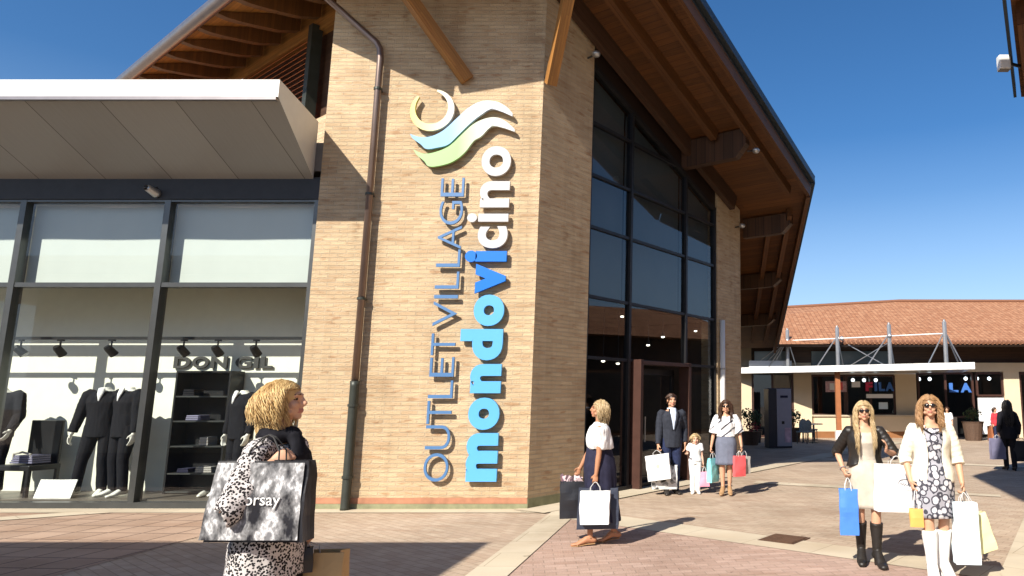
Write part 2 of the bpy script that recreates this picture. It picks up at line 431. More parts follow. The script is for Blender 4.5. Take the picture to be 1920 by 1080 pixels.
M['sign_red'] = mat('red_sign', (0.55, 0.03, 0.09), 0.5)
M['iron'] = mat('rusty_iron', (0.12, 0.065, 0.04), 0.7, 0.4, var=0.3, vscale=20)

def tile_mat():
    m, nt, b = nodes('terracotta_tiles')
    vec = coords(nt, 'UV')
    t = nt.nodes.new('ShaderNodeTexBrick'); t.offset = 0.0
    for k, v in (('Scale', 1.0), ('Mortar Size', 0.02), ('Mortar Smooth', 0.6), ('Brick Width', 0.2), ('Row Height', 0.30)): t.inputs[k].default_value = v
    t.inputs['Color1'].default_value = (0.30, 0.13, 0.062, 1); t.inputs['Color2'].default_value = (0.38, 0.19, 0.10, 1); t.inputs['Mortar'].default_value = (0.19, 0.08, 0.04, 1)
    nt.links.new(vec, t.inputs['Vector'])
    n = tex_noise(nt, vec, 4.5, 8, 0.75)
    c = mix(nt, 0.9, t.outputs['Color'], ramp(nt, n, [(0.32, (0.55, 0.52, 0.52)), (0.5, (1, 1, 1)), (0.68, (1.3, 1.35, 1.4))]), 'MULTIPLY')
    nt.links.new(c, b.inputs['Base Color']); b.inputs['Roughness'].default_value = 0.85
    bump(nt, b, t.outputs['Fac'], -0.6, 0.03)
    return m
M['tiles'] = tile_mat()

M['pave_tan'] = brick_mat('tan_herringbone_paving', (0.48, 0.385, 0.295), (0.42, 0.32, 0.24), (0.33, 0.26, 0.19), w=0.22, h=0.11, mw=0.006, kind='Object', rot=radians(38), stain=1, bstr=0.6, rough=0.9, big=0.45)
M['pave_pink'] = brick_mat('pink_brick_paving', (0.48, 0.345, 0.285), (0.40, 0.28, 0.225), (0.34, 0.25, 0.20), w=0.22, h=0.11, mw=0.006, kind='Object', rot=radians(-14), stain=1, bstr=0.6, rough=0.9, big=0.45)
M['pave_left'] = brick_mat('square_block_paving', (0.43, 0.31, 0.235), (0.36, 0.255, 0.19), (0.18, 0.13, 0.10), w=0.46, h=0.46, mw=0.016, offset=0.0, kind='Object', rot=radians(4), stain=1, bstr=0.6, rough=0.9, big=0.5)
M['stone'] = brick_mat('cream_stone_strip', (0.56, 0.49, 0.375), (0.50, 0.435, 0.33), (0.36, 0.30, 0.22), w=0.9, h=0.62, mw=0.006, kind='Object', stain=1, bstr=0.2, rough=0.85, big=0.4)
M['stone_diag'] = brick_mat('cream_stone_strip_diagonal', (0.56, 0.49, 0.375), (0.50, 0.435, 0.33), (0.36, 0.30, 0.22), w=0.9, h=0.7, mw=0.006, kind='Object', rot=radians(38), stain=1, bstr=0.2, rough=0.85, big=0.4)

# ------------------------------------------------------------------ camera, light, air
cam = bpy.data.cameras.new('camera'); co = bpy.data.objects.new('camera', cam); COL.objects.link(co)
cam.sensor_width = 36; cam.lens = 24.375; cam.shift_x = -0.1875; cam.clip_end = 2000; cam.clip_start = 0.05
co.location = (0, 0, 1.70); co.rotation_euler = (radians(90 + 9.09), 0, 0)
SC.camera = co
SUN_AZ, SUN_EL = radians(29.6), radians(38)
sd = V((sin(SUN_AZ) * cos(SUN_EL), cos(SUN_AZ) * cos(SUN_EL), -sin(SUN_EL)))   # the way the light travels
sun = bpy.data.lights.new('sun', 'SUN'); so = bpy.data.objects.new('sun', sun); COL.objects.link(so)
sun.energy = 5.0; sun.angle = radians(0.5); sun.color = (1.0, 0.93, 0.82)
so.rotation_euler = sd.to_track_quat('-Z', 'Y').to_euler(); so.location = (-20, -40, 35)
W = bpy.data.worlds.new('World'); SC.world = W; W.use_nodes = True
wn = W.node_tree; bg = wn.nodes['Background']
sk = wn.nodes.new('ShaderNodeTexSky'); sk.sky_type = 'NISHITA'; sk.sun_disc = False
sk.sun_elevation = SUN_EL; sk.sun_rotation = radians(209.6); sk.altitude = 500; sk.air_density = 1.0; sk.dust_density = 1.6; sk.ozone_density = 5.0
hs = wn.nodes.new('ShaderNodeHueSaturation'); hs.inputs['Saturation'].default_value = 1.2; wn.links.new(sk.outputs[0], hs.inputs['Color'])
# the air pales towards the horizon
tcw = wn.nodes.new('ShaderNodeTexCoord'); sxw = wn.nodes.new('ShaderNodeSeparateXYZ'); wn.links.new(tcw.outputs['Generated'], sxw.inputs[0])
hz = ramp(wn, sxw.outputs[2], [(0.0, (0.62, 0.62, 0.62)), (0.12, (0.42, 0.42, 0.42)), (0.28, (0.08, 0.08, 0.08)), (0.36, (0, 0, 0))])
wn.links.new(mix(wn, hz, hs.outputs[0], (5.2, 6.6, 8.2)), bg.inputs[0]); bg.inputs[1].default_value = 0.089
SC.view_settings.view_transform = 'Standard'; SC.view_settings.look = 'None'; SC.view_settings.exposure = 0.72; SC.view_settings.gamma = 1.0
try:
    SC.cycles.caustics_reflective = False; SC.cycles.caustics_refractive = False
except Exception: pass

# ------------------------------------------------------------------ shared geometry of the hall
FX, FY = 0.5146, 0.8574           # direction of the entrance front
NX, NY = FY, -FX                  # its outward normal
CX, CY = -2.76, 11.22             # the brick corner
def fac(s, off=0.0, z=0.0): return V((CX + s * FX + off * NX, CY + s * FY + off * NY, z))
GX, GY, GZ = -8.14, 11.22, 8.78   # a point on the gutter
GU = V((-0.809, 0.588)); GN = V((0.588, 0.809))
def zA(x, y): return 6.69 - 0.37 * (((x - CX) * FX + (y - CY) * FY) - 6.75)
def zB(x, y): return GZ + 0.42 * ((x - GX) * GN.x + (y - GY) * GN.y)
def zR(x, y): return min(zA(x, y), zB(x, y))

# ------------------------------------------------------------------ ground
def sheet(name, pts, z, m, th=0.0):
    b = MB()
    b.poly([(p[0], p[1], z) for p in pts], [(p[0], p[1]) for p in pts])
    o = b.build(name, m)
    return tag(o, kind='structure')
b = MB(); b.poly([(-130, -90, 0), (140, -90, 0), (140, 170, 0), (-130, 170, 0)]); tag(b.build('ground', M['pave_tan']), kind='structure')
sheet('paving', [(-40, -10), (-6.3, -10), (-6.3, 10.85), (-40, 10.85)], 0.004, M['pave_left'])
sheet('paving', [(-1.9, -6), (2.75, -6), (2.75, 6.95), (-1.25, 9.84), (-1.9, 10.3)], 0.004, M['pave_pink'])
sheet('stone_strip', [(-40, 10.85), (-2.5, 10.85), (-2.5, 11.3), (-40, 11.3)], 0.009, M['stone'])
sheet('stone_strip', [(-2.31, -6), (-1.9, -6), (-1.9, 11.05), (-2.31, 11.05)], 0.013, M['stone'])
sheet('stone_strip', [(-1.9, 10.28), (2.75, 6.95), (3.25, 7.25), (-1.9, 11.05)], 0.009, M['stone_diag'])
p = [fac(-0.2, -0.1), fac(-0.2, 0.55), fac(20, 0.55), fac(20, -0.1)]
sheet('stone_strip', [(q.x, q.y) for q in p], 0.017, M['stone_diag'])
sheet('stone_strip', [(0.2, -3), (1.2, -3), (5.9, 11.3), (5.1, 11.3), (2.9, 7.15)], 0.021, M['stone_diag'])
sheet('stone_strip', [(1.0, 14.55), (5.2, 12.55), (5.3, 12.85), (1.1, 14.95)], 0.009, M['stone_diag'])
sheet('stone_strip', [(3.2, 20.2), (10.5, 16.6), (10.7, 16.95), (3.4, 20.6)], 0.009, M['stone_diag'])
sheet('stone_strip', [(-13.0, 8.4), (-12.6, 8.3), (-8.9, 10.85), (-9.6, 10.85)], 0.013, M['stone_diag'])

# ------------------------------------------------------------------ shopping hall with the big timber roof
hall = empty('shopping_hall', 'tall tan brick shopping hall with a wide timber roof and glazed gable entrance', 'building', (CX, CY, 0))
HP = V((CX, CY, 0))
def kid(o, parent=hall, off=HP):
    """shift a child mesh built in world space so it sits right under its root"""
    o.parent = parent
    o.location = -off
    return o
XL = -6.45
b = MB()
# front wall: its top follows the roof, with the ridge crossing it
def wall_poly(p0, p1, th, z0=0.0, n=6):
    p0, p1 = V(p0), V(p1)
    d = (p1 - p0).normalized(); nr = V((-d.y, d.x)) * th
    for i in range(n):
        a = p0.lerp(p1, i / n); c = p0.lerp(p1, (i + 1) / n)
        yield a, c, nr
def roof_wall(b, p0, p1, th, z0=0.0, n=1, drop=0.03):
    p0, p1 = V(p0), V(p1)
    d = (p1 - p0).normalized(); nr = V((-d.y, d.x)) * th
    L = (p1 - p0).length
    us = [i / n for i in range(n + 1)]
    zt = [zR(*(p0.lerp(p1, u))) - drop for u in us]
    fo = [p0.lerp(p1, u) for u in us]; fi = [q + nr for q in fo]
    zi = [zR(*q) - drop for q in fi]
    b.poly([(fo[0].x, fo[0].y, z0), (fo[-1].x, fo[-1].y, z0)] + [(fo[i].x, fo[i].y, zt[i]) for i in range(n, -1, -1)],
           [(0, z0), (L, z0)] + [(us[i] * L, zt[i]) for i in range(n, -1, -1)])
    b.poly([(fi[-1].x, fi[-1].y, z0), (fi[0].x, fi[0].y, z0)] + [(fi[i].x, fi[i].y, zi[i]) for i in range(n + 1)])
    for q, qi, z, zz in ((fo[0], fi[0], zt[0], zi[0]), (fo[-1], fi[-1], zt[-1], zi[-1])):
        b.poly([(q.x, q.y, z0), (qi.x, qi.y, z0), (qi.x, qi.y, zz), (q.x, q.y, z)], [(0, z0), (th, z0), (th, zz), (0, z)])
    for i in range(n):
        b.poly([(fo[i].x, fo[i].y, zt[i]), (fo[i + 1].x, fo[i + 1].y, zt[i + 1]), (fi[i + 1].x, fi[i + 1].y, zi[i + 1]), (fi[i].x, fi[i].y, zi[i])])
b = MB(); roof_wall(b, (XL, CY), (CX, CY), 0.30, 0.0, 8)
kid(b.build('brick_wall', M['brick_front'], fix=False))
b = MB(); q0, q1 = fac(0.003), fac(1.31); roof_wall(b, (q0.x, q0.y), (q1.x, q1.y), 0.30, 0.0, 2)
kid(b.build('brick_wall', M['brick_side'], fix=False))
b = MB(); q0, q1 = fac(5.99), fac(7.12); roof_wall(b, (q0.x, q0.y), (q1.x, q1.y), 0.45, 0.0, 1)
kid(b.build('brick_pillar', M['brick_side'], fix=False))
b = MB(); q0 = fac(7.12); roof_wall(b, (q0.x + 0.02, q0.y + 0.01), (1.22, 25.2), 0.30, 0.0, 4)
kid(b.build('brick_wall', M['brick_side'], fix=False))
b = MB(); roof_wall(b, (XL + 0.003, 12.1), (XL + 0.003, CY + 0.003), 0.30, 0.0, 1)
kid(b.build('brick_wall', M['brick_side'], fix=False))
# wall under the louvres
LP0 = V((XL, 11.9)); 
def louv(t, off=0.0): return V((XL, 11.9)) + GU * t - GN * off
b = MB(); a, c = louv(14), louv(0.1); b.wall((a.x, a.y), (c.x, c.y), 0.3, 0.0, 7.0, 7.0)
kid(b.build('brick_wall', M['brick_side']))
# plinth courses
b = MB(); b.wall((XL, CY - 0.012), (CX, CY - 0.012), 0.008, 0.085, 0.175, 0.175); kid(b.build('plinth', M['plinth_red']))
b = MB(); b.wall((XL, CY - 0.018), (CX + 0.01, CY - 0.018), 0.014, 0.0, 0.082, 0.082); kid(b.build('plinth', M['plinth_green']))
b = MB(); q0, q1 = fac(0, 0.014), fac(1.31, 0.014); b.wall((q0.x, q0.y), (q1.x, q1.y), 0.01, 0, 0.16, 0.16); kid(b.build('plinth', M['plinth_green']))

# roof: two planes, boarded below, sheet metal above
Rf = V((-1.59, 9.03)); Rb = Rf + V((-0.832, 0.554)) * 15
Ge = V((-5.41, 9.24)); Gb = V((GX, GY)) + GU * 14
P1 = V((2.54, 15.9)); P2 = V((2.66, 25.62)); P3 = P2 + V((-0.8574, 0.5146)) * 16
def roof_part(pts, zf, name):
    b = MB(); th = 0.20
    bot = [V((p.x, p.y, zf(p.x, p.y))) for p in pts]; top = [q + V((0, 0, th)) for q in bot]
    n = len(bot)
    gx = V((FX, FY)) if zf is zA else GN
    uv = lambda q: (q.x * -gx.y + q.y * gx.x, q.x * gx.x + q.y * gx.y)
    b.poly(list(reversed(bot)), [uv(q) for q in reversed(bot)], 0)
    b.poly(top, [uv(q) for q in top], 1)
    for i in range(n):
        j = (i + 1) % n
        b.poly([bot[i], bot[j], top[j], top[i]], None, 2)
    return kid(b.build(name, [M['soffit'] if zf is zA else M['soffit_lit'], M['roof_top'], M['roof_edge']]))
roof_part([Rf, P1, P2, P3, Rb], zA, 'roof')
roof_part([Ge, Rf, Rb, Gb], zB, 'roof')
# metal verge cap along the gable edge and down the side
def edge(name, a, c, zf, off=0.0, w=0.10, h=0.34, dz=0.06, m='roof_edge'):
    b = MB()
    A = V((a.x, a.y, zf(a.x, a.y) + dz)); C = V((c.x, c.y, zf(c.x, c.y) + dz))
    b.beam(A, C, w, h)
    return kid(b.build(name, M[m]))
n2 = V((NX, NY))
edge('verge_cap', Rf + n2 * 0.055, P1 + n2 * 0.055, zA, w=0.10, h=0.16, dz=0.16)
edge('verge_cap', P1 + V((0.055, 0.02)), P2 + V((0.055, 0)), zA, w=0.10, h=0.16, dz=0.16)
edge('barge_beam', Rf - n2 * 0.05 + V((FX, FY)) * 0.5, P1 - n2 * 0.05, zA, w=0.09, h=0.30, dz=-0.10, m='soffit')
edge('barge_beam', P1 + V((-0.06, 0.1)), P2 + V((-0.06, 0)), zA, w=0.09, h=0.30, dz=-0.10, m='soffit')
edge('barge_beam', Ge + V((0.1, 0.05)), Rf + V((-0.1, 0.06)), zB, w=0.09, h=0.24, dz=-0.07, m='glulam')
# long timbers under the soffit, following the slope
for off, s0, s1, w, h in ((1.62, -0.6, 6.6, 0.12, 0.22), (0.85, -0.3, 4.4, 0.16, 0.26), (0.12, 0.2, 6.6, 0.14, 0.40)):
    b = MB(); a, c = fac(s0, off), fac(s1, off)
    b.beam((a.x, a.y, zR(a.x, a.y) - h / 2), (c.x, c.y, zR(c.x, c.y) - h / 2), w, h)
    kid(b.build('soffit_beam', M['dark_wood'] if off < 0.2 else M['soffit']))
for s, o0, o1, h in ((4.56, -0.2, 1.58, 0.62), (7.6, -0.1, 1.25, 0.5), (10.2, -1.6, -0.25, 0.42), (12.6, -2.9, -1.6, 0.38)):
    b = MB(); a, c = fac(s, o0), fac(s, o1); z = zA(a.x, a.y) - 0.02
    pts = [(a, 0), (c, 0), (c, -h * 0.55), (c - (c - a).normalized() * 0.25, -h), (a, -h)]
    sd2 = V((FX, FY, 0)) * 0.09
    loop = [V((q.x, q.y, z + dz)) for q, dz in pts]
    b.prism([q - sd2 for q in loop], [q + sd2 for q in loop])
    kid(b.build('bracket_beam', M['dark_wood']))
for x0, y0, x1, y1 in ((2.15, 16.9, 2.2, 25.0), (1.7, 17.6, 1.75, 25.1)):
    b = MB(); b.beam((x0, y0, zA(x0, y0) - 0.12), (x1, y1, zA(x1, y1) - 0.12), 0.12, 0.24); kid(b.build('soffit_beam', M['soffit']))
# rafters with swept lower edge between the gutter and the wall beam
for i in range(-4, 15):
    t = i * 0.86 + 0.25
    g = V((GX, GY)) + GU * t
    if g.x > -5.9: continue
    L = 1.42
    prof = []
    for k in range(9):
        r = k / 8 * L
        q = g + GN * r
        prof.append((q, zB(q.x, q.y)))
    low = [V((q.x, q.y, z - 0.05 - 0.30 * min(1, (k / 6.0)) ** 0.7)) for k, (q, z) in enumerate(prof)]
    loop = [V((q.x, q.y, z - 0.01)) for q, z in prof] + list(reversed(low))
    b = MB(); d3 = V((GU.x, GU.y, 0)) * 0.075
    b.prism([q - d3 for q in loop], [q + d3 for q in loop])
    kid(b.build('rafter', M['rafter_shaded']))
# wall beam over the louvres
a, c = louv(14, -0.06), louv(0.25, -0.06)
b = MB(); zt = zB(a.x, a.y)
b.beam((a.x, a.y, 9.12), (c.x, c.y, 9.12), 0.22, 0.52); kid(b.build('wall_beam', M['glulam']))
# louvre panel and its steel post
lv = MB()
a, c = louv(13.5, 0.0), louv(1.50, 0.0)
z = 6.95
while z < 8.8:
    d = V((GN.x, GN.y, 0))
    A = V((a.x, a.y, z)); C = V((c.x, c.y, z))
    lv.poly([A - d * 0.05 + V((0, 0, -0.03)), C - d * 0.05 + V((0, 0, -0.03)), C + d * 0.03 + V((0, 0, 0.045)), A + d * 0.03 + V((0, 0, 0.045))])
    lv.poly([A - d * 0.05 + V((0, 0, -0.045)), C - d * 0.05 + V((0, 0, -0.045)), C - d * 0.05 + V((0, 0, -0.03)), A - d * 0.05 + V((0, 0, -0.03))])
    z += 0.115
kid(lv.build('louver', M['louver'], fix=False))
b = MB(); a, c = louv(14, -0.12), louv(0.2, -0.12); b.wall((a.x, a.y), (c.x, c.y), 0.1, 7.0, 9.2, 9.2); kid(b.build('louver_back', M['dark_wood']))
b = MB(); q = louv(1.40, 0.08); b.box((q.x, q.y, 7.95), (0.16, 0.20, 1.98), rz=radians(-36)); kid(b.build('steel_post', M['pipe_shoe']))
b = MB(); q = louv(1.62, 0.06); b.box((q.x, q.y, 7.85), (0.05, 0.10, 1.8), rz=radians(-36)); kid(b.build('louver_frame', M['louver']))
# round gutter
b = MB(); a = V((GX, GY)) + GU * 14; c = Ge
gt = [V((c.x, c.y, GZ + 0.02)).lerp(V((a.x, a.y, GZ + 0.02)), i / 12) - V((GN.x, GN.y, 0)) * 0.09 for i in range(13)]
b.tube(gt, 0.12, 16); kid(b.build('gutter', M['gutter'], smooth=False))
for p in hall.children:
    if p.name.startswith('gutter'): p.data.polygons.foreach_set('use_smooth', [len(f.vertices) == 4 for f in p.data.polygons])
# struts from the wall up to the roof edge
def strut(a, c, w=0.17, h=0.20):
    b = MB(); b.beam(a, c, w, h); return kid(b.build('strut', M['glulam']))
strut((-4.06, 11.19, 7.10), (-5.42, 10.25, 9.02))
strut((-2.62, 11.14, 7.00), (-1.98, 10.05, 8.95))
# back soffit beams over the brick front
for y in (10.15,):
    b = MB(); b.beam((-6.0, y, zB(-6.0, y) - 0.14), (-2.2, y - 0.15, zR(-2.2, y - 0.15) - 0.14), 0.16, 0.26); kid(b.build('soffit_beam', M['glulam']))

# glazed gable front
SS = [1.31, 2.62, 4.67, 5.99]
ZZ = [0.06, 2.44, 3.55, 4.85, 5.85, 6.87, 9.0]
def zt(s): return 8.03 - 0.38 * (s - 1.27)
def clip_cell(s0, s1, z0, z1):
    pts = [(s0, z0), (s1, z0), (s1, z1), (s0, z1)]
    out = []
    for i in range(4):
        a, c = pts[i], pts[(i + 1) % 4]
        ia, ic = a[1] <= zt(a[0]) + 1e-6, c[1] <= zt(c[0]) + 1e-6
        if ia: out.append(a)
        if ia != ic:
            fa, fc = zt(a[0]) - a[1], zt(c[0]) - c[1]
            t = fa / (fa - fc); out.append((a[0] + (c[0] - a[0]) * t, a[1] + (c[1] - a[1]) * t))
    return out
IN = -0.10
fr = MB()
for s in SS:
    a = fac(s + (0.03 if s < 2 else (-0.03 if s > 5.5 else 0)), IN)
    fr.box((a.x, a.y, zt(s) / 2), (0.065, 0.14, zt(s)), rz=atan2(FY, FX))
for z in ZZ[1:-1]:
    s1 = min(5.99, 1.27 + (8.03 - z) / 0.38)
    a, c = fac(1.31, IN), fac(s1, IN)
    fr.beam((a.x, a.y, z), (c.x, c.y, z), 0.10, 0.055)
a, c = fac(1.31, IN), fac(5.99, IN); fr.beam((a.x, a.y, zt(1.31)), (c.x, c.y, zt(5.99)), 0.15, 0.09)
a, c = fac(1.31, IN), fac(5.99, IN); fr.beam((a.x, a.y, 0.045), (c.x, c.y, 0.045), 0.16, 0.09)
kid(fr.build('window_frame', M['frame_dark']))
for i in range(3):
    for j in range(6):
        if i == 1 and j == 0: continue
        pl = clip_cell(SS[i] + 0.03, SS[i + 1] - 0.03, ZZ[j] + 0.03, ZZ[j + 1] - 0.03)
        if len(pl) < 3: continue
        b = MB()
        dz = [random.uniform(-0.004, 0.004) for _ in range(2)]
        b.poly([fac(s, IN + 0.01 + dz[0] * (s - SS[i]) , z) for s, z in pl])
        kid(b.build('window_pane', M['glass_dark'], fix=False))
# slate blinds behind the upper panes
slate = mat('slate_blue_screen', (0.16, 0.17, 0.17), 0.7, var=0.12, vscale=0.8)
for i in range(3):
    pl = clip_cell(SS[i] + 0.02, SS[i + 1] - 0.02, 3.6, 9.0)
    b = MB(); b.poly([fac(s, IN - 0.16, z) for s, z in pl]); kid(b.build('sun_screen', slate, fix=False))
# dark frieze between the glass and the soffit
b = MB()
pl = [(1.25, zt(1.25)), (6.03, zt(6.03)), (6.03, 7.6), (1.25, 9.4)]
pts = []
for s, z in pl[:2]: pts.append(fac(s, -0.06, z))
for s in (6.03, 1.25):
    q = fac(s, -0.06); pts.append(V((q.x, q.y, zA(q.x, q.y) - 0.02)))
b.poly(pts); kid(b.build('frieze', M['dark_wood'], fix=False))
# brown door case with a glazed leaf standing in it
door = MB()
for s, w in ((2.79, 0.08), (4.54, 0.09)):
    a = fac(s, 0.02); door.box((a.x, a.y, 1.23), (w, 0.26, 2.46), rz=atan2(FY, FX))
a, c = fac(2.75, 0.02), fac(4.58, 0.02); door.beam((a.x, a.y, 2.40), (c.x, c.y, 2.415), 0.26, 0.07)
do = kid(door.build('door', M['frame_brown']))
ld = MB()
for s in (3.22, 4.38):
    a = fac(s, -0.22); ld.box((a.x, a.y, 1.15), (0.10, 0.05, 2.26), rz=atan2(FY, FX))
for z in (0.10, 2.25):
    a, c = fac(3.18, -0.22), fac(4.42, -0.22); ld.beam((a.x, a.y, z), (c.x, c.y, z), 0.05, 0.12)
lo = ld.build('leaf', M['frame_dark'], do)
b = MB(); b.poly([fac(3.25, -0.22, 0.15), fac(4.35, -0.22, 0.15), fac(4.35, -0.22, 2.2), fac(3.25, -0.22, 2.2)]); b.build('pane', M['glass_dark'], do, fix=False)
b = MB(); b.poly([fac(2.86, -0.20, 0.06), fac(3.17, -0.20, 0.06), fac(3.17, -0.20, 2.35), fac(2.86, -0.20, 2.35)]); b.build('pane', M['glass_dark'], do, fix=False)
b = MB(); a = fac(3.34, -0.17); b.tube([(a.x, a.y, 0.85), (a.x, a.y, 1.35)], 0.017, 8); b.build('handle', M['steel'], do)
# hall interior
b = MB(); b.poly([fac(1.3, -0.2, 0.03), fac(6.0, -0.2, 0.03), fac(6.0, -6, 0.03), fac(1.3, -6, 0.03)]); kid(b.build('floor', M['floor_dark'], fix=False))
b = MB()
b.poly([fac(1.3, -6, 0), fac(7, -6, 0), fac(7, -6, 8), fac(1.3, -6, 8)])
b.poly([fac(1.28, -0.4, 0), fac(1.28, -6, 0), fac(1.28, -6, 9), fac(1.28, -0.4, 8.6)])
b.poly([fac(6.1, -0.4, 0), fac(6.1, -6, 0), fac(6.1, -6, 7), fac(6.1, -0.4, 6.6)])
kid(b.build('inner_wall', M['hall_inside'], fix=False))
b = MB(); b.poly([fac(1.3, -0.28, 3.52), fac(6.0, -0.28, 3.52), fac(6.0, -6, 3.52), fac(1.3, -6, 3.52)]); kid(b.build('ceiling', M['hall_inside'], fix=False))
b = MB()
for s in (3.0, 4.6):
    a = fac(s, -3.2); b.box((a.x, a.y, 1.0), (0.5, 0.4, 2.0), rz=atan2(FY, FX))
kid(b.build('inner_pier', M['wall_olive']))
# small lit ceiling lamps in the hall
for k, (x, y, z, lab) in enumerate(((-0.9, 15.15, 3.05, 'lit'), (-1.65, 13.9, 3.35, ''), (-1.2, 14.9, 2.85, ''), (-1.6, 14.3, 2.7, ''), (-0.2, 16.4, 3.3, ''), (-2.0, 13.8, 2.45, ''), (-1.75, 14.15, 2.42, ''))):
    a = V((x, y, z))
    t = empty('spotlight', None, None, a)
    b = MB(); b.tube([(0, 0, 0.08), (0, 0, 3.50 - z)], 0.008, 6); b.tube([(0, 0, 0.0), (0, 0, 0.09)], [0.045, 0.035], 10); b.build('stem', M['frame_dark'], t)
    b = MB(); b.ell((0, 0, -0.01), (0.038, 0.038, 0.02), sub=2); b.build('lamp', M['lamp_lit'], t)
    tag(t, 'small lit spotlight hanging inside the dark glazed entrance hall', 'spotlight', 'spotlights inside the entrance hall')

# ------------------------------------------------------------------ rainwater pipes
t = empty('downpipe', 'tall brown metal downpipe on the tan brick front left of the blue lettering', 'downpipe', (-5.54, 11.1, 0))
b = MB(); b.tube([(-1.55, -0.75, 9.0), (-0.85, -0.1, 8.42), (-0.70, 0, 8.30), (-0.08, 0, 7.74), (-0.015, 0, 7.62), (0, 0, 7.45), (0, 0, 1.9)], 0.055, 14); b.build('pipe', M['pipe'], t, smooth=True)
b = MB(); b.tube([(0, 0, 1.98), (0, 0, 1.9), (0, 0, 0.05), (0, 0, 0.0)], [0.072, 0.067, 0.067, 0.075], 14); b.build('pipe_shoe', M['pipe_shoe'], t, smooth=True)
for z in (6.9, 5.05, 3.3, 1.6, 0.5):
    b = MB(); b.tube([(0, 0, z - 0.02), (0, 0, z + 0.02)], 0.068 if z > 2 else 0.082, 14); b.box((0, 0.08, z), (0.05, 0.08, 0.03)); b.build('bracket', M['pipe_shoe'], t)
q = fac(6.10, 0.07)
t = empty('downpipe', 'white downpipe beside the right brick pillar of the glazed entrance', 'downpipe', (q.x, q.y, 0))
b = MB(); b.tube([(0, 0, 0), (0, 0, 3.55)], 0.06, 12); b.build('pipe', M['white_metal'], t, smooth=True)
for z in (0.8, 2.4):
    b = MB(); b.tube([(0, 0, z - 0.02), (0, 0, z + 0.02)], 0.07, 12); b.build('bracket', M['steel'], t)

# flood lamps under the eaves
def flood(loc, d, label):
    t = empty('floodlight', label, 'floodlight', loc)
    b = MB(); b.tube([(0, 0, 0), V(d) * 0.16], 0.018, 8); b.build('arm', M['frame'], t)
    b = MB(); q = V(d) * 0.2; b.ell(q, (0.085, 0.085, 0.065), sub=2); b.build('head', M['steel'], t, smooth=True)
q = fac(1.12, 0.0); flood((q.x, q.y, 8.02), (NX, NY, 0.15), 'round grey floodlight high on the shaded brick beside the gable glass')
q = fac(6.9, 0.0); flood((q.x, q.y, 6.0), (NX, NY, 0.1), 'round grey floodlight on the brick pillar right of the gable glass')
q = fac(4.56, 1.58); flood((q.x, q.y, 6.98), (NX, NY, -0.1), 'small floodlight on the end of the timber bracket under the eaves')

# ------------------------------------------------------------------ low shop on the left
shop = empty('clothes_shop', 'low flat-roofed clothes shop with a white canopy over its wide display window', 'building', (-9.5, 11.3, 0))
SP = V((-9.5, 11.3, 0))
def sk_(o): return kid(o, shop, SP)
b = MB()
xl, xr = -15.5, -6.28
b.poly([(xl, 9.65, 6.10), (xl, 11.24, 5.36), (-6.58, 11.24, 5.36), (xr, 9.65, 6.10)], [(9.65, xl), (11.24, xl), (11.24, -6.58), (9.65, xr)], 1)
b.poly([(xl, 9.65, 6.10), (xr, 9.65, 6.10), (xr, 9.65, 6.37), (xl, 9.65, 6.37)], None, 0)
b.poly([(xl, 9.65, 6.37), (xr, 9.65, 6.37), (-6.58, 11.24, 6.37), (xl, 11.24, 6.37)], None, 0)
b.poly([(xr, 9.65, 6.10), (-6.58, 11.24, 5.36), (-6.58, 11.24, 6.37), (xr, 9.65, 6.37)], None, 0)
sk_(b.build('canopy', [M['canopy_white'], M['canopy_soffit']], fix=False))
b = MB(); b.box(((xl + xr) / 2, 9.66, 6.075), (xr - xl - 0.04, 0.06, 0.05)); sk_(b.build('drip_edge', M['gutter']))
GYs = 11.33
b = MB(); b.box(((xl - 6.46) / 2, 11.42, 5.20), (xl * -1 - 6.46, 0.36, 0.38)); sk_(b.build('lintel', M['black_recess']))
b = MB(); b.box(((xl - 6.46) / 2, 13.2, 5.75), (-xl - 6.46, 3.9, 0.5)); sk_(b.build('roof', M['roof_top']))
f = MB()
for x in (-13.85, -11.42, -9.0, -6.50):
    f.box((x, GYs + 0.02, 2.52), (0.075 if x > -7 else 0.10, 0.17, 5.0))
f.box(((xl - 6.46) / 2, GYs + 0.02, 3.56), (-xl - 6.46, 0.15, 0.075))
f.box(((xl - 6.46) / 2, GYs + 0.02, 0.05), (-xl - 6.46, 0.2, 0.098))
f.box(((xl - 6.46) / 2, GYs + 0.02, 5.0), (-xl - 6.46, 0.16, 0.06))
sk_(f.build('window_frame', M['frame']))
xs = [-15.5, -13.85, -11.42, -9.0, -6.50]
for i in range(4):
    for z0, z1 in ((0.10, 3.52), (3.60, 4.97)):
        b = MB(); b.poly([(xs[i] + 0.05, GYs, z0), (xs[i + 1] - 0.05, GYs, z0), (xs[i + 1] - 0.05, GYs, z1), (xs[i] + 0.05, GYs, z1)]); sk_(b.build('window_pane', M['glass'], fix=False))
BW = 12.47
b = MB(); b.box(((xl - 6.46) / 2, BW + 0.06, 2.6), (-xl - 6.46, 0.12, 5.3)); sk_(b.build('display_wall', M['wall_white']))
for x in (-6.40, xl):
    b = MB(); b.box((x, 11.95, 2.6), (0.08, 1.0, 5.2)); sk_(b.build('side_wall', M['wall_olive']))
b = MB(); b.box(((xl - 6.46) / 2, 11.95, 0.06), (-xl - 6.46, 1.05, 0.12)); sk_(b.build('display_floor', M['floor_dark']))
b = MB(); b.box(((xl - 6.46) / 2, 11.90, 5.02), (-xl - 6.46, 0.85, 0.06)); sk_(b.build('ceiling', M['wall_white']))
# horizontal rail for the lamps
b = MB(); b.beam((xl, 11.80, 2.72), (-6.5, 11.80, 2.72), 0.05, 0.05); sk_(b.build('lamp_rail', M['frame_dark']))
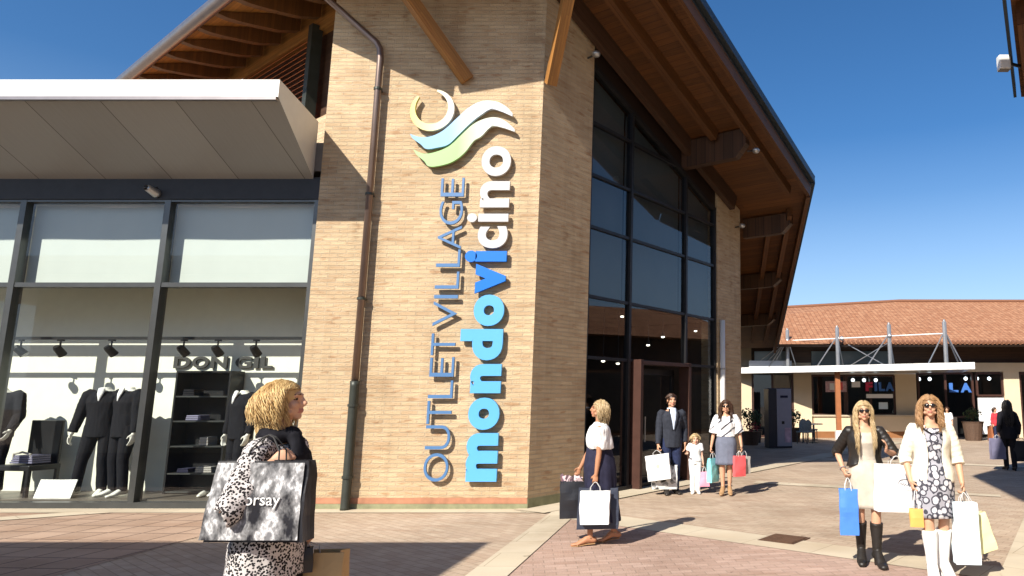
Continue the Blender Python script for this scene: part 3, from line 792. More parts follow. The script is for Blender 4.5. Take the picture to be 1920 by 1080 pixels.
# roller blinds
for i, (x0, x1, lab) in enumerate(((-13.84, -11.43, 'white roller blind cut off by the left edge behind the shop glass'), (-11.41, -9.01, 'white roller blind in the wide middle upper pane of the shop'), (-8.99, -6.47, 'white roller blind in the upper pane next to the tan brick'))):
    t = empty('roller_blind', lab, 'blind', ((x0 + x1) / 2, GYs + 0.17, 4.95), group='white roller blinds of the shop window')
    w = x1 - x0
    b = MB(); nx_ = 24
    for j in range(nx_):
        xa, xb = -w / 2 + w * j / nx_, -w / 2 + w * (j + 1) / nx_
        ya, yb = 0.006 * sin(xa * 3 + i), 0.006 * sin(xb * 3 + i)
        b.poly([(xa, ya, -1.36), (xb, yb, -1.36), (xb, yb, 0), (xa, ya, 0)])
    b.build('sheet', M['blind'], t, fix=False)
    b = MB(); b.tube([(-w / 2, 0.0, -1.37), (w / 2, 0.0, -1.37)], 0.018, 8); b.build('bottom_bar', M['white_metal'], t)
    b = MB(); b.tube([(-w / 2, 0.03, 0.0), (w / 2, 0.03, 0.0)], 0.03, 10); b.build('roller', M['white_metal'], t)
# track lamps
for k, (x, tw, lab) in enumerate(((-11.62, -20, 'black track lamp at the far left of the shop window rail'), (-10.95, 35, 'second black track lamp from the left, tilted to the right'), (-10.08, 15, 'black track lamp just left of the thick grey mullion'), (-8.85, 20, 'black track lamp above the left end of the dark lettering'), (-8.27, 25, 'black track lamp above the gap in the dark lettering'), (-7.62, 30, 'black track lamp above the right end of the dark lettering'))):
    t = empty('track_lamp', lab, 'lamp', (x, 11.80, 2.695), radians(tw), 'track lamps in the shop window')
    b = MB(); b.tube([(0, 0, 0), (0, 0, -0.12)], 0.014, 8); b.box((0, 0, -0.012), (0.10, 0.04, 0.024)); b.build('stem', M['black'], t)
    b = MB(); d = V((0.45, 0.55, -0.7)).normalized(); c = V((0, 0, -0.19))
    b.tube([c - d * 0.10, c - d * 0.06, c + d * 0.09], [0.045, 0.06, 0.068], 12); b.build('lamp_head', M['black'], t)
# shop lettering
def text_mesh(body, offset=0.0, extrude=0.03, bevel=0.0, spacing=1.0, shear=0.0):
    cu = bpy.data.curves.new('text', 'FONT'); cu.body = body; cu.size = 1.0
    cu.offset = offset; cu.extrude = extrude; cu.bevel_depth = bevel; cu.space_character = spacing; cu.shear = shear; cu.resolution_u = 6
    o = bpy.data.objects.new('text', cu); COL.objects.link(o)
    dg = bpy.context.evaluated_depsgraph_get(); dg.update()
    me = bpy.data.meshes.new_from_object(o.evaluated_get(dg))
    bpy.data.objects.remove(o); bpy.data.curves.remove(cu)
    return me
def fit(me, fn):
    xs_ = [v.co.x for v in me.vertices]; ys_ = [v.co.y for v in me.vertices]; zs_ = [v.co.z for v in me.vertices]
    x0, x1, y0, y1, z0, z1 = min(xs_), max(xs_), min(ys_), max(ys_), min(zs_), max(zs_)
    for v in me.vertices:
        v.co = fn((v.co.x - x0) / (x1 - x0), (v.co.y - y0) / (y1 - y0), (v.co.z - z0) / max(1e-9, z1 - z0))
    return me
t = empty('shop_sign', 'dark block letters reading DON GIL on the white wall inside the shop window', 'sign', (-8.6, BW - 0.02, 2.34))
X = [(-9.46, -9.17, 'D'), (-9.13, -8.84, 'O'), (-8.80, -8.51, 'N'), (-8.36, -8.07, 'G'), (-8.03, -7.95, 'I'), (-7.91, -7.70, 'L')]
for x0, x1, ch in X:
    me = fit(text_mesh(ch, 0.035, 0.02), lambda u, v, w: V((x0 + (x1 - x0) * u + 8.6, -0.03 * w, -0.10 + 0.21 * v)))
    link_mesh('letter', me, M['dark_letter'], t)

# security camera on the shop lintel
t = empty('security_camera', 'small grey domed security camera under the white canopy at the mullion top', 'camera', (-9.2, 11.2, 5.12))
b = MB(); b.tube([(0.0, 0.06, 0.1), (0, 0, 0.04)], 0.02, 8); b.build('bracket', M['frame'], t)
b = MB(); b.tube([(-0.02, -0.10, 0.03), (0.02, 0.02, -0.02)], [0.06, 0.075], 12, cap='round'); b.build('housing', M['steel'], t, smooth=True)
b = MB(); b.ell((-0.03, -0.13, 0.03), (0.045, 0.04, 0.045)); b.build('dome', M['lens'], t, smooth=True)

# vent pipe on the canopy roof
t = empty('vent_pipe', 'thin grey vent pipe standing on the shop roof in front of the red louvres', 'pipe', (-9.0, 12.6, 6.0))
b = MB(); b.tube([(0, 0, 0), (0, 0, 1.72)], 0.05, 10); b.build('pipe', M['steel'], t, smooth=True)
b = MB(); b.tube([(-0.07, 0, 1.70), (0.12, 0, 1.76)], 0.05, 10); b.build('cowl', M['steel'], t)

# things in the display
t = empty('display_shelf', 'tall black shelf unit with folded goods below the dark lettering', 'shelf', (-8.64, 12.24, 0.12))
b = MB()
for x in (-0.46, 0.46): b.box((x, 0, 1.03), (0.03, 0.36, 2.06))
b.box((0, 0.17, 1.03), (0.92, 0.02, 2.06)); b.box((0, 0, 2.045), (0.90, 0.36, 0.03)); b.build('carcass', M['black'], t)
for k, z in enumerate((0.03, 0.33, 0.78, 1.20, 1.62)):
    b = MB(); b.box((0, -0.005, z), (0.89, 0.33, 0.025)); b.build('shelf_board', M['frame'], t)
for k, (x, z, w, h, m) in enumerate(((-0.12, 1.26, 0.26, 0.09, 'bag_violet'), (0.1, 0.84, 0.16, 0.14, 'bag_grey'), (0.15, 0.39, 0.28, 0.10, 'bag_grey'), (-0.2, 0.39, 0.2, 0.07, 'navy_cloth'), (-0.25, 1.67, 0.2, 0.12, 'black_cloth'))):
    o = MB(); 
    for q in range(3): o.box((x, -0.03, z - 0.045 + (q + 0.5) * h / 3), (w - 0.01 * q, 0.24, h / 3 - 0.004), bev=0.006)
    o = o.build('folded_clothes', M[m]); o.location = (-8.64, 12.24, 0.12)
    tag(o, ('violet grey folded clothes on the middle board of the black shelf', 'small pale grey stack on the black shelf below the middle', 'grey folded clothes near the bottom of the black shelf', 'dark navy folded clothes low on the left of the black shelf', 'black folded clothes on the top board of the black shelf')[k], 'clothes', 'folded clothes on the shelf')
ch = empty('chair', 'black high-backed chair in the shop window holding a folded shirt', 'chair', (-11.28, 11.90, 0.12), radians(-8))
b = MB(); b.box((0, 0, 0.46), (0.66, 0.5, 0.09), bev=0.015); b.build('seat', M['black'], ch)
b = MB(); b.box((-0.02, 0.235, 0.86), (0.62, 0.05, 0.72), bev=0.012); b.build('backrest', M['black'], ch)
for x, y in ((-0.30, -0.22), (0.30, -0.22), (-0.30, 0.22), (0.30, 0.22)):
    b = MB(); b.box((x, y, 0.21), (0.05, 0.05, 0.42)); b.build('leg', M['black'], ch)
t = empty('folded_shirt', 'folded violet grey shirt lying on the black chair', 'shirt', (-11.24, 11.88, 0.63), radians(-8))
b = MB()
for q in range(4): b.box((0.01 * q, 0, 0.03 + 0.035 * q), (0.44 - 0.03 * q, 0.3, 0.03), bev=0.01)
b.build('body', M['bag_violet'], t)
b = MB(); b.tube([(-0.18, -0.12, 0.06), (-0.16, -0.14, 0.17), (0.0, -0.14, 0.20), (0.16, -0.14, 0.17), (0.19, -0.12, 0.04)], 0.018, 8); b.build('collar', M['bag_grey'], t)
t = empty('floor_sign', 'plain white folded board standing on the shop window floor', 'sign', (-10.48, 11.56, 0.12))
for x, a in ((-0.15, 4), (0.15, -4)):
    b = MB(); b.box((0, 0, 0), (0.298, 0.012, 0.30), M=Matrix.Translation((x, 0.03, 0.14)) @ Matrix.Rotation(radians(-18), 4, 'X') @ Matrix.Rotation(radians(a), 4, 'Z')); b.build('panel', M['white_metal'], t)
t = empty('shoe_pair', 'pale shoes on the display floor beside the black shelf', 'shoes', (-8.15, 11.75, 0.12), radians(20))
for x in (-0.07, 0.07):
    b = MB(); b.tube([(x, 0.1, 0.045), (x, 0.0, 0.04), (x, -0.14, 0.03)], [0.04, 0.042, 0.03], 10, cap='round', flat=[0.045, 0.035, 0.022], up=(1, 0, 0)); b.build('shoe', M['mannequin'], t, smooth=True)

# ------------------------------------------------------------------ lettering on the brick front
YS = CY - 0.015
t = empty('wall_sign', 'bold upright lettering mondovicino in cyan, blue and white on the tan brick', 'sign', (-3.5, YS, 0.4))
SG = V((-3.5, YS, 0.4))
xb, xx, xa = -3.23, -3.72, -3.91
spec = [('m', 0.43, 1.17, xx, 'cyan'), ('o', 1.22, 1.72, xx, 'cyan'), ('n', 1.79, 2.25, xx, 'cyan'), ('d', 2.31, 2.81, xa, 'cyan'), ('o', 2.86, 3.37, xx, 'cyan'), ('v', 3.39, 3.88, xx, 'blue'), ('i', 3.91, 4.10, xa, 'blue'), ('c', 4.14, 4.51, xx, 'white'), ('i', 4.58, 4.73, xa, 'white'), ('n', 4.83, 5.28, xx, 'white'), ('o', 5.37, 5.89, xx, 'white')]
def bold_letter(ch, fat, depth):
    """heavy round lower-case letters built as strokes in a unit box (x right 0..w, y up 0..1)"""
    return None
for ch, z0, z1, xt, colr in spec:
    off = 0.055 if colr != 'white' else 0.03
    me = fit(text_mesh(ch, off, 0.03), lambda u, v, w: V((xb + (xt - xb) * v, YS - 0.035 - 0.055 * w, z0 + (z1 - z0) * u)) - SG)
    link_mesh('letter', me, M[colr + '_letter'], t)
t2 = empty('wall_sign', 'thin steel blue upright lettering OUTLET VILLAGE on the tan brick', 'sign', (-4.2, YS, 0.4))
SG2 = V((-4.2, YS, 0.4))
spec = [('O', 0.43, 0.86), ('U', 0.92, 1.29), ('T', 1.31, 1.67), ('L', 1.71, 1.99), ('E', 2.05, 2.36), ('T', 2.39, 2.74), ('V', 2.86, 3.26), ('I', 3.31, 3.365), ('L', 3.47, 3.75), ('L', 3.83, 4.12), ('A', 4.13, 4.52), ('G', 4.54, 4.94), ('E', 5.02, 5.34)]
for ch, z0, z1 in spec:
    me = fit(text_mesh(ch, -0.012 if ch != 'I' else 0.0, 0.03), lambda u, v, w: V((-3.99 - 0.385 * v, YS - 0.05 - 0.035 * w, z0 + (z1 - z0) * u)) - SG2)
    link_mesh('letter', me, M['navy_letter'], t2)
# emblem: open ring and two wavy ribbons
def grad_mat(name, axis, stops, lo, hi):
    m, nt, bs = nodes(name)
    tc = nt.nodes.new('ShaderNodeTexCoord'); sx = nt.nodes.new('ShaderNodeSeparateXYZ'); nt.links.new(tc.outputs['Object'], sx.inputs[0])
    mr = nt.nodes.new('ShaderNodeMapRange'); mr.inputs[1].default_value = lo; mr.inputs[2].default_value = hi
    nt.links.new(sx.outputs[axis], mr.inputs[0])
    nt.links.new(ramp(nt, mr.outputs[0], stops), bs.inputs['Base Color']); bs.inputs['Roughness'].default_value = 0.45
    return m
def w2(u, v):   # logo drawing units (px of the sketch) to wall metres
    return (-4.96 + (u - 775) / 182.0 * 1.74 - (v - 173) * 0.00030, 6.90 - (v - 173) / 147.0 * 1.40)
t = empty('emblem', 'round open ring over two wavy blue and green ribbons on the brick', 'emblem', (-4.1, YS, 6.2)); EM = V((-4.1, YS, 6.2))
def ribbon(name, up, lo, m):
    def path(P):
        P = [(740 + x / 2.7, 140 + y / 2.7) for x, y in P]
        out = []
        for i in range(len(P) - 1):
            p0, p1, p2, p3 = P[max(i - 1, 0)], P[i], P[i + 1], P[min(i + 2, len(P) - 1)]
            for k in range(6):
                s = k / 6
                f = lambda a, b_, c_, d_: 0.5 * (2 * b_ + (c_ - a) * s + (2 * a - 5 * b_ + 4 * c_ - d_) * s * s + (3 * b_ - a - 3 * c_ + d_) * s ** 3)
                out.append((f(p0[0], p1[0], p2[0], p3[0]), f(p0[1], p1[1], p2[1], p3[1])))
        out.append(P[-1]); return out
    A, B = path(up), path(lo)
    n = min(len(A), len(B)); n = 48
    rs = lambda L: [L[int(round(i * (len(L) - 1) / (n - 1)))] for i in range(n)]
    A, B = rs(A), rs(B)
    b = MB()
    for i in range(n - 1):
        q = [w2(*A[i]), w2(*A[i + 1]), w2(*B[i + 1]), w2(*B[i])]
        f_ = [V((x, YS - 0.10, z)) - EM for x, z in q]; k_ = [V((x, YS - 0.05, z)) - EM for x, z in q]
        b.poly(f_); b.poly(list(reversed(k_))); b.poly([f_[1], f_[0], k_[0], k_[1]]); b.poly([f_[3], f_[2], k_[2], k_[3]])
        if i == 0: b.poly([f_[0], f_[3], k_[3], k_[0]])
        if i == n - 2: b.poly([f_[2], f_[1], k_[1], k_[2]])
    bmesh.ops.remove_doubles(b.bm, verts=b.bm.verts, dist=0.0005)
    return b.build(name, m, t)
mb_ = grad_mat('blue_white_ribbon', 0, [(0.0, (0.17, 0.38, 0.64)), (0.4, (0.20, 0.42, 0.68)), (0.72, (0.47, 0.55, 0.66)), (1, (0.55, 0.57, 0.62))], -0.85, 0.8)
mg_ = grad_mat('green_white_ribbon', 0, [(0.0, (0.30, 0.50, 0.20)), (0.48, (0.27, 0.50, 0.17)), (0.75, (0.50, 0.56, 0.47)), (1, (0.55, 0.57, 0.57))], -0.8, 0.8)
mr_ = grad_mat('yellow_white_ring', 0, [(0.0, (0.66, 0.60, 0.12)), (0.35, (0.60, 0.56, 0.25)), (1, (0.58, 0.57, 0.50))], -0.85, -0.15)
ribbon('ribbon', [(105, 315), (150, 330), (205, 328), (262, 298), (320, 238), (375, 182), (435, 150), (500, 152), (552, 178), (585, 212)],
       [(120, 338), (160, 366), (190, 390), (240, 384), (292, 368), (335, 322), (385, 265), (432, 222), (490, 190), (585, 226)], mb_)
ribbon('ribbon', [(128, 392), (180, 414), (240, 404), (300, 374), (350, 320), (400, 268), (452, 240), (505, 232), (552, 250), (600, 290)],
       [(148, 420), (185, 450), (215, 478), (290, 466), (340, 440), (378, 402), (412, 350), (445, 328), (500, 276), (602, 304)], mg_)
b = MB(); cx0, cz0 = 205, 195
R = []
for i in range(57):
    a = radians(-62 + 318 * i / 56 + 0)        # clockwise from the gap at the top
    th = 13 + 14 * sin(pi * i / 56) ** 0.7
    a2 = a
    dx, dy = sin(a2), -cos(a2)
    R.append((dx, dy, th))
pts_o, pts_i = [], []
for i in range(57):
    s = i / 56
    ang = radians(8 + 306 * s)
    dx, dy = sin(ang), -cos(ang)
    th = 10 + 26 * sin(pi * min(1, s * 1.0)) ** 0.8
    ro = 105
    pts_o.append((740 + (200 + dx * ro) / 2.7, 140 + (195 + dy * ro) / 2.7))
    pts_i.append((740 + (200 + dx * (ro - th)) / 2.7, 140 + (195 + dy * (ro - th)) / 2.7))
for i in range(56):
    q = [w2(*pts_o[i]), w2(*pts_o[i + 1]), w2(*pts_i[i + 1]), w2(*pts_i[i])]
    f_ = [V((x, YS - 0.10, z)) - EM for x, z in q]; k_ = [V((x, YS - 0.05, z)) - EM for x, z in q]
    b.poly(f_); b.poly(list(reversed(k_))); b.poly([f_[1], f_[0], k_[0], k_[1]]); b.poly([f_[3], f_[2], k_[2], k_[3]])
    if i == 0: b.poly([f_[0], f_[3], k_[3], k_[0]])
    if i == 55: b.poly([f_[2], f_[1], k_[1], k_[2]])
bmesh.ops.remove_doubles(b.bm, verts=b.bm.verts, dist=0.0005)
b.build('ring', mr_, t)

# ------------------------------------------------------------------ buildings that stand outside the picture and shade or mirror in it
t = empty('shop_building', 'opposite low shop whose flat roof shades the paving at lower left', 'building', (-12, -3, 0)); o_ = V((-12, -3, 0))
b = MB(); b.box((-15.5, -6, 2.9), (13, 12, 5.8)); b.build('wall', M['cream'], t).location = -o_
b = MB(); b.prism([(-30, -14, 5.82), (-6.36, -14, 5.82), (-6.36, 2.03, 5.82), (-30, 2.03, 5.82)], [(-30, -14, 6.0), (-6.36, -14, 6.0), (-6.36, 2.03, 6.0), (-30, 2.03, 6.0)]); b.build('roof', M['canopy_white'], t).location = -o_
t = empty('shop_building', 'brown timber-roofed building whose eave corner shows at the top right edge', 'building', (9, 6, 0)); o_ = V((9, 6, 0))
b = MB(); b.box((11.2, 3.0, 3.5), (9.0, 17, 7.0)); b.build('wall', M['brick_front'], t).location = -o_
b = MB()
A_ = [(1.5, 3.0, 8.0), (1.63, 6.62, 8.0), (4.84, 10.1, 8.0), (5.85, 12.07, 7.2), (16, 12.07, 7.2), (16, 3.0, 8.0)]
b.prism([(x, y, z) for x, y, z in A_], [(x, y, z + 0.22) for x, y, z in A_], 0, 1, 2)
b.build('roof', [M['soffit'], M['roof_top'], M['dark_wood']], t).location = -o_
b = MB()
A_ = [(-1.0, 0.83, 10.0), (8, 0.83, 10.0), (8, 8.03, 10.0), (2.29, 8.03, 10.0), (-0.36, 4.77, 10.0)]
b.prism([(x, y, z) for x, y, z in A_], [(x, y, z + 0.25) for x, y, z in A_], 0, 1, 2)
b.build('shadow_roof', [M['soffit'], M['roof_top'], M['dark_wood']], t).location = -o_  # unseen slab added overhead to cast the shadow on the right-hand paving
b = MB(); b.box((7.4, 2.6, 8.5), (1.2, 3.4, 2.98)); b.build('upper_wall', M['brick_front'], t).location = -o_
b = MB(); b.beam((4.72, 10.06, 8.10), (5.73, 12.05, 7.30), 0.05, 0.3); b.build('verge_cap', M['roof_edge'], t).location = -o_
b = MB(); b.beam((5.0, 10.1, 7.72), (6.0, 12.02, 6.95), 0.14, 0.55); b.build('barge_beam', M['soffit'], t).location = -o_
t = empty('floodlight', 'white box floodlight on the brown eave at the top right edge', 'floodlight', (5.17, 11.2, 7.42))
b = MB(); b.box((0, 0, 0), (0.20, 0.14, 0.26), bev=0.02); b.build('housing', M['white_metal'], t)
b = MB(); b.prism([(-0.09, -0.06, -0.135), (0.09, -0.06, -0.135), (0.09, 0.06, -0.135), (-0.09, 0.06, -0.135)], [(-0.09, -0.06, -0.134), (0.09, -0.06, -0.134), (0.09, 0.06, -0.134), (-0.09, 0.06, -0.134)]); b.build('lens', M['lens'], t)
b = MB(); b.tube([(0.08, 0, 0.0), (0.3, 0.02, -0.05)], 0.03, 8); b.build('bracket', M['frame_dark'], t)

t = empty('shop_building', 'low dark timber shop wing along the right side outside the picture', 'building', (22, 14, 0)); o_ = V((22, 14, 0))
b = MB(); b.box((22, 14, 2.3), (10, 26, 4.6)); b.build('wall', M['dark_wood'], t).location = -o_
b = MB(); b.prism([(16, 0.4, 4.62), (27.6, 0.4, 4.62), (27.6, 27.6, 4.62), (16, 27.6, 4.62)], [(21, 2, 6.6), (23, 2, 6.6), (23, 26, 6.6), (21, 26, 6.6)]); b.build('roof', M['tiles'], t).location = -o_
for k in range(5):
    b = MB(); b.box((16.99, 4.2 + 4.9 * k, 1.55), (0.06, 3.6, 2.7)); b.build('window', M['shop_dark'], t).location = -o_

# ------------------------------------------------------------------ far building across the square
far = empty('shop_building', 'far tile-roofed cream shop row with steel-hung canopy across the square', 'building', (8, 31.6, 0)); FP = V((8, 31.6, 0)); FYY = 31.6
def fk(o, parent=far):
    o.parent = parent
    if parent is far: o.location = -FP
    return o
def frect(x0, x1, z0, z1, y0=FYY, d=0.3):
    b = MB(); b.box(((x0 + x1) / 2, y0 + d / 2, (z0 + z1) / 2), (x1 - x0, d, z1 - z0)); return b
# cream piers and bands
fk(frect(-6, 2.15, 0, 4.0).build('wall', M['cream']))
fk(frect(4.05, 4.85, 0, 2.95).build('pier', M['cream']))
fk(frect(8.64, 9.58, 0, 3.0).build('pier', M['cream']))
fk(frect(13.55, 14.25, 0, 3.1).build('pier', M['cream']))
fk(frect(9.58, 26, 2.92, 3.32, FYY - 0.02).build('band', M['cream']))
fk(frect(2.15, 4.85, 2.95, 3.32, FYY - 0.02).build('band', M['cream']))
fk(frect(4.85, 9.58, 2.80, 3.08, FYY - 0.02).build('band', M['white_metal']))
fk(frect(2.15, 26, 3.32, 4.6, FYY + 0.25).build('upper_wall', M['dark_wood']))
w_ = fk(frect(4.9, 8.6, 3.1, 3.85, FYY + 0.12, 0.1).build('window', M['slate_glass']))
w_ = fk(frect(2.3, 3.9, 3.1, 3.85, FYY + 0.12, 0.1).build('window', M['slate_glass']))
# counter wall below the windows
fk(frect(4.9, 9.9, 0.28, 0.93, FYY - 0.35, 0.4).build('counter', M['cream'])); fk(frect(4.9, 9.9, 0.0, 0.278, FYY - 0.33, 0.4).build('plinth', M['brown_base']))
fk(frect(4.85, 9.95, 0.932, 1.0, FYY - 0.42, 0.5).build('counter_top', M['stone']))
fk(frect(10.0, 11.3, 0.0, 0.9, FYY - 0.1, 0.2).build('counter', M['cream']))
# shop windows: frame and pane
def fwin(x0, x1, z0, z1, split=0, mat_='frame_brown'):
    f = MB(); y = FYY + 0.1
    for x in [x0, x1] + [x0 + (x1 - x0) * (k + 1) / (split + 1) for k in range(split)]: f.box((x, y, (z0 + z1) / 2), (0.09, 0.1, z1 - z0))
    for z in (z0, z1): f.beam((x0, y, z), (x1, y, z), 0.12, 0.09)
    o = fk(f.build('window', M[mat_]))
    b = MB(); b.poly([(x0, y + 0.02, z0), (x1, y + 0.02, z0), (x1, y + 0.02, z1), (x0, y + 0.02, z1)]); fk(b.build('pane', M['glass_dark'], fix=False), o)
fwin(2.2, 4.0, 0.05, 2.9, 1); fwin(4.9, 6.35, 1.0, 2.75, 0); fwin(6.45, 8.6, 1.0, 2.75, 1); fwin(9.7, 12.15, 0.9, 2.85, 1); fwin(12.35, 13.5, 1.85, 2.85, 0); fwin(14.3, 18.5, 0.05, 2.85, 2)
b = MB(); b.box((12, FYY + 2.6, 2), (28, 0.1, 4)); b.box((12, FYY + 1.3, 2.95), (28, 2.6, 0.05)); b.box((12, FYY + 1.3, 0.03), (28, 2.5, 0.05)); fk(b.build('interior', M['shop_dark']))
fk(frect(12.35, 13.5, 0.15, 1.75, FYY + 0.02, 0.1).build('shutter', M['bag_white']))
# roof of tiles with a slight hip at the left
b = MB()
ev, rg = 30.05, 37.2
pl = [(-8, ev, 4.02), (10.6, ev, 4.06), (10.6, rg, 6.90), (-8, rg, 5.85)]
b.poly(pl, [(p[0], p[1] * 1.09) for p in pl], 0)
pl = [(10.6, ev, 4.06), (34, ev, 4.06), (34, rg, 6.86), (10.6, rg, 6.90)]
b.poly(pl, [(p[0], p[1] * 1.09) for p in pl], 0)
fk(b.build('roof', M['tiles'], fix=False))
b = MB(); b.poly([(-8, ev + 0.05, 3.93), (34, ev + 0.05, 3.97), (34, FYY + 0.25, 4.2), (-8, FYY + 0.25, 4.2)]); b.poly([(-8, ev, 4.0), (34, ev, 4.04), (34, ev + 0.05, 3.95), (-8, ev + 0.05, 3.92)]); fk(b.build('eave', M['dark_wood'], fix=False))
b = MB()
x = 5.5
while x < 22:
    b.tube([(x, ev - 0.03, 4.07), (x, ev + 0.3, 4.19)], 0.065, 6); x += 0.2
fk(b.build('eave_tiles', M['tiles']))
b = MB(); b.tube([(-8, rg, 5.88), (10.6, rg, 6.93), (34, rg, 6.89)], 0.10, 8); fk(b.build('ridge', M['tiles']))
# canopy hung from masts
cf = [V((1.3, 31.3)), V((10.3, 26.55))]
b = MB(); A_ = [(1.3, 31.3), (10.3, 26.55), (11.2, 30.2), (9.0, 31.5), (1.3, 31.55)]
b.prism([(x, y, 2.84) for x, y in A_], [(x, y, 2.98) for x, y in A_], 0, 0, 0)
fk(b.build('canopy', M['steel']))
b = MB(); dcf = (cf[1] - cf[0]).normalized()
b.beam((1.3, 31.24, 2.95), (10.3, 26.49, 2.95), 0.06, 0.26); fk(b.build('canopy_edge', M['white_metal']))
b = MB(); b.box((2.95, 31.0, 3.2), (1.9, 0.04, 0.36)); fk(b.build('glazed_screen', M['white_metal']))
mp = [(3.7, 30.72), (5.7, 29.62), (7.6, 28.4), (9.5, 27.3)]
for k, (x, y) in enumerate(mp):
    b = MB(); b.tube([(x, y, 2.9), (x, y, 4.72)], 0.085, 10); b.tube([(x, y, 4.72), (x, y, 4.8)], 0.05, 8); fk(b.build('mast', M['steel'], smooth=False))
    b = MB()
    dirs = ((-0.9, 0.3), (0.5, 1.2)) if k < 3 else ((-0.6, 0.5), (0.9, 0.6), (1.25, 1.9), (1.5, 2.6))
    for dx, dy in dirs: b.tube([(x, y, 4.35), (x + dx, min(31.4, y + dy), 2.99)], 0.028, 6)
    if k == 0:
        for dx in (-0.7, -1.2, -1.7): b.tube([(x, y, 4.3), (x + dx, y + 0.5, 2.99)], 0.026, 6)
    if k == 1:
        x1, y1 = mp[2]; b.tube([(x + 0.5, y + 0.2, 4.0), (x1, y1 + 0.4, 3.0)], 0.02, 6); b.tube([(x + 0.4, y + 0.4, 3.0), (x1, y1, 4.0)], 0.02, 6)
    fk(b.build('tie_rod', M['steel']))
    if k < 3:
        x1, y1 = mp[k + 1]; b = MB(); b.tube([(x, y, 4.25), (x1, y1, 4.25)], 0.026, 6); fk(b.build('tie_rod', M['white_metal']))
        b = MB(); b.ell((x + 0.18 * (k % 2), y - 0.05, 4.25), (0.10, 0.10, 0.10)); fk(b.build('mast_joint', M['steel']))
b = MB(); b.box((5.62, 29.45, 1.55), (0.20, 0.20, 3.1)); b.box((5.62, 29.45, 0.18), (0.27, 0.27, 0.36)); fk(b.build('column', M['rust']))
b = MB(); b.box((5.62, 29.45, 0.21), (0.29, 0.29, 0.40)); fk(b.build('column_base', M['white_metal']))
# lamps under the canopy, lit
for k, (x, z) in enumerate(((6.82, 2.55), (7.33, 2.55), (7.87, 2.55), (9.85, 2.6), (10.34, 2.6), (11.99, 2.62), (12.51, 2.62), (13.07, 2.62))):
    t = empty('spotlight', 'small lit white spotlight in the row under the far canopy', 'spotlight', (x, FYY - 0.05 + 0.5, z), group='spotlights in the far shop windows')
    b = MB(); b.tube([(0, 0, 0.06), (0, 0, 2.92 - z)], 0.015, 6); b.build('stem', M['frame_dark'], t)
    b = MB(); b.ell((0, -0.02, 0), (0.085, 0.06, 0.085)); b.build('lamp', M['lamp_cool'], t)
# posters and signs in the far windows
def poster(name, x, z, w, h, m, label, y=FYY - 0.03, parts=()):
    t = empty(name, label, 'sign' if 'sign' in name else 'poster', (x, y, z))
    b = MB(); b.box((0, 0, 0), (w, 0.03, h), bev=0.004); b.build('board', M[m], t)
    for px, pz, pw, ph, pm in parts:
        b = MB(); b.box((px, -0.02, pz), (pw, 0.012, ph)); b.build('print', M[pm], t)
    return t
poster('poster', 5.95, 2.25, 0.95, 0.48, 'poster_pink', 'pink and white poster behind the rust red column', parts=((-0.18, 0.0, 0.22, 0.3, 'bag_white'), (0.2, 0.02, 0.2, 0.34, 'bag_red')))
poster('poster', 6.85, 2.35, 0.38, 0.26, 'bag_white', 'small white poster just right of the rust red column')
def letters_sign(name, x, z, items, label, h):
    t = empty(name, label, 'sign', (x, FYY - 0.02, z))
    for ch, x0, x1, m in items:
        me = fit(text_mesh(ch, 0.05, 0.02), lambda u, v, w: V((x0 + (x1 - x0) * u, -0.04 * w, -h / 2 + h * v)))
        link_mesh('letter', me, M[m], t)
    return t
letters_sign('shop_sign', 7.9, 2.25, (('F', -0.62, -0.3, 'sign_red'), ('I', -0.22, -0.1, 'sign_blue'), ('L', -0.02, 0.25, 'sign_blue'), ('A', 0.28, 0.66, 'sign_blue')), 'red and blue shop lettering over the far window by the column', 0.4)
letters_sign('shop_sign', 11.55, 2.2, (('L', -0.5, -0.1, 'sign_blue'), ('A', 0.0, 0.5, 'sign_blue')), 'blue lettering in the dark far window at the right', 0.42)
poster('poster', 7.9, 1.83, 1.2, 0.18, 'bag_white', 'pale strip under the red and blue shop lettering')
poster('poster', 8.05, 1.4, 0.4, 0.3, 'bag_pale', 'pale green white card low in the far window')

# ------------------------------------------------------------------ things on the square
t = empty('information_totem', 'tall grey information totem with a dark side in the shade of the big roof', 'totem', (2.62, 25.0, 0), radians(14))
b = MB(); b.box((0, 0.0, 1.04), (0.86, 0.5, 2.06), bev=0.015); b.build('body', M['totem_side'], t)
b = MB(); b.box((0.14, -0.26, 1.06), (0.54, 0.03, 1.98), bev=0.006); b.build('face', M['totem_face'], t)
b = MB(); b.box((0.14, -0.279, 1.78), (0.28, 0.01, 0.08)); b.build('title_bar', M['navy_cloth'], t)
b = MB(); b.box((0.09, -0.279, 0.88), (0.10, 0.01, 0.10)); b.build('symbol', M['black'], t)
b = MB(); b.box((0.26, -0.279, 0.45), (0.22, 0.01, 0.5)); b.build('map_panel', M['poster_pink'], t)

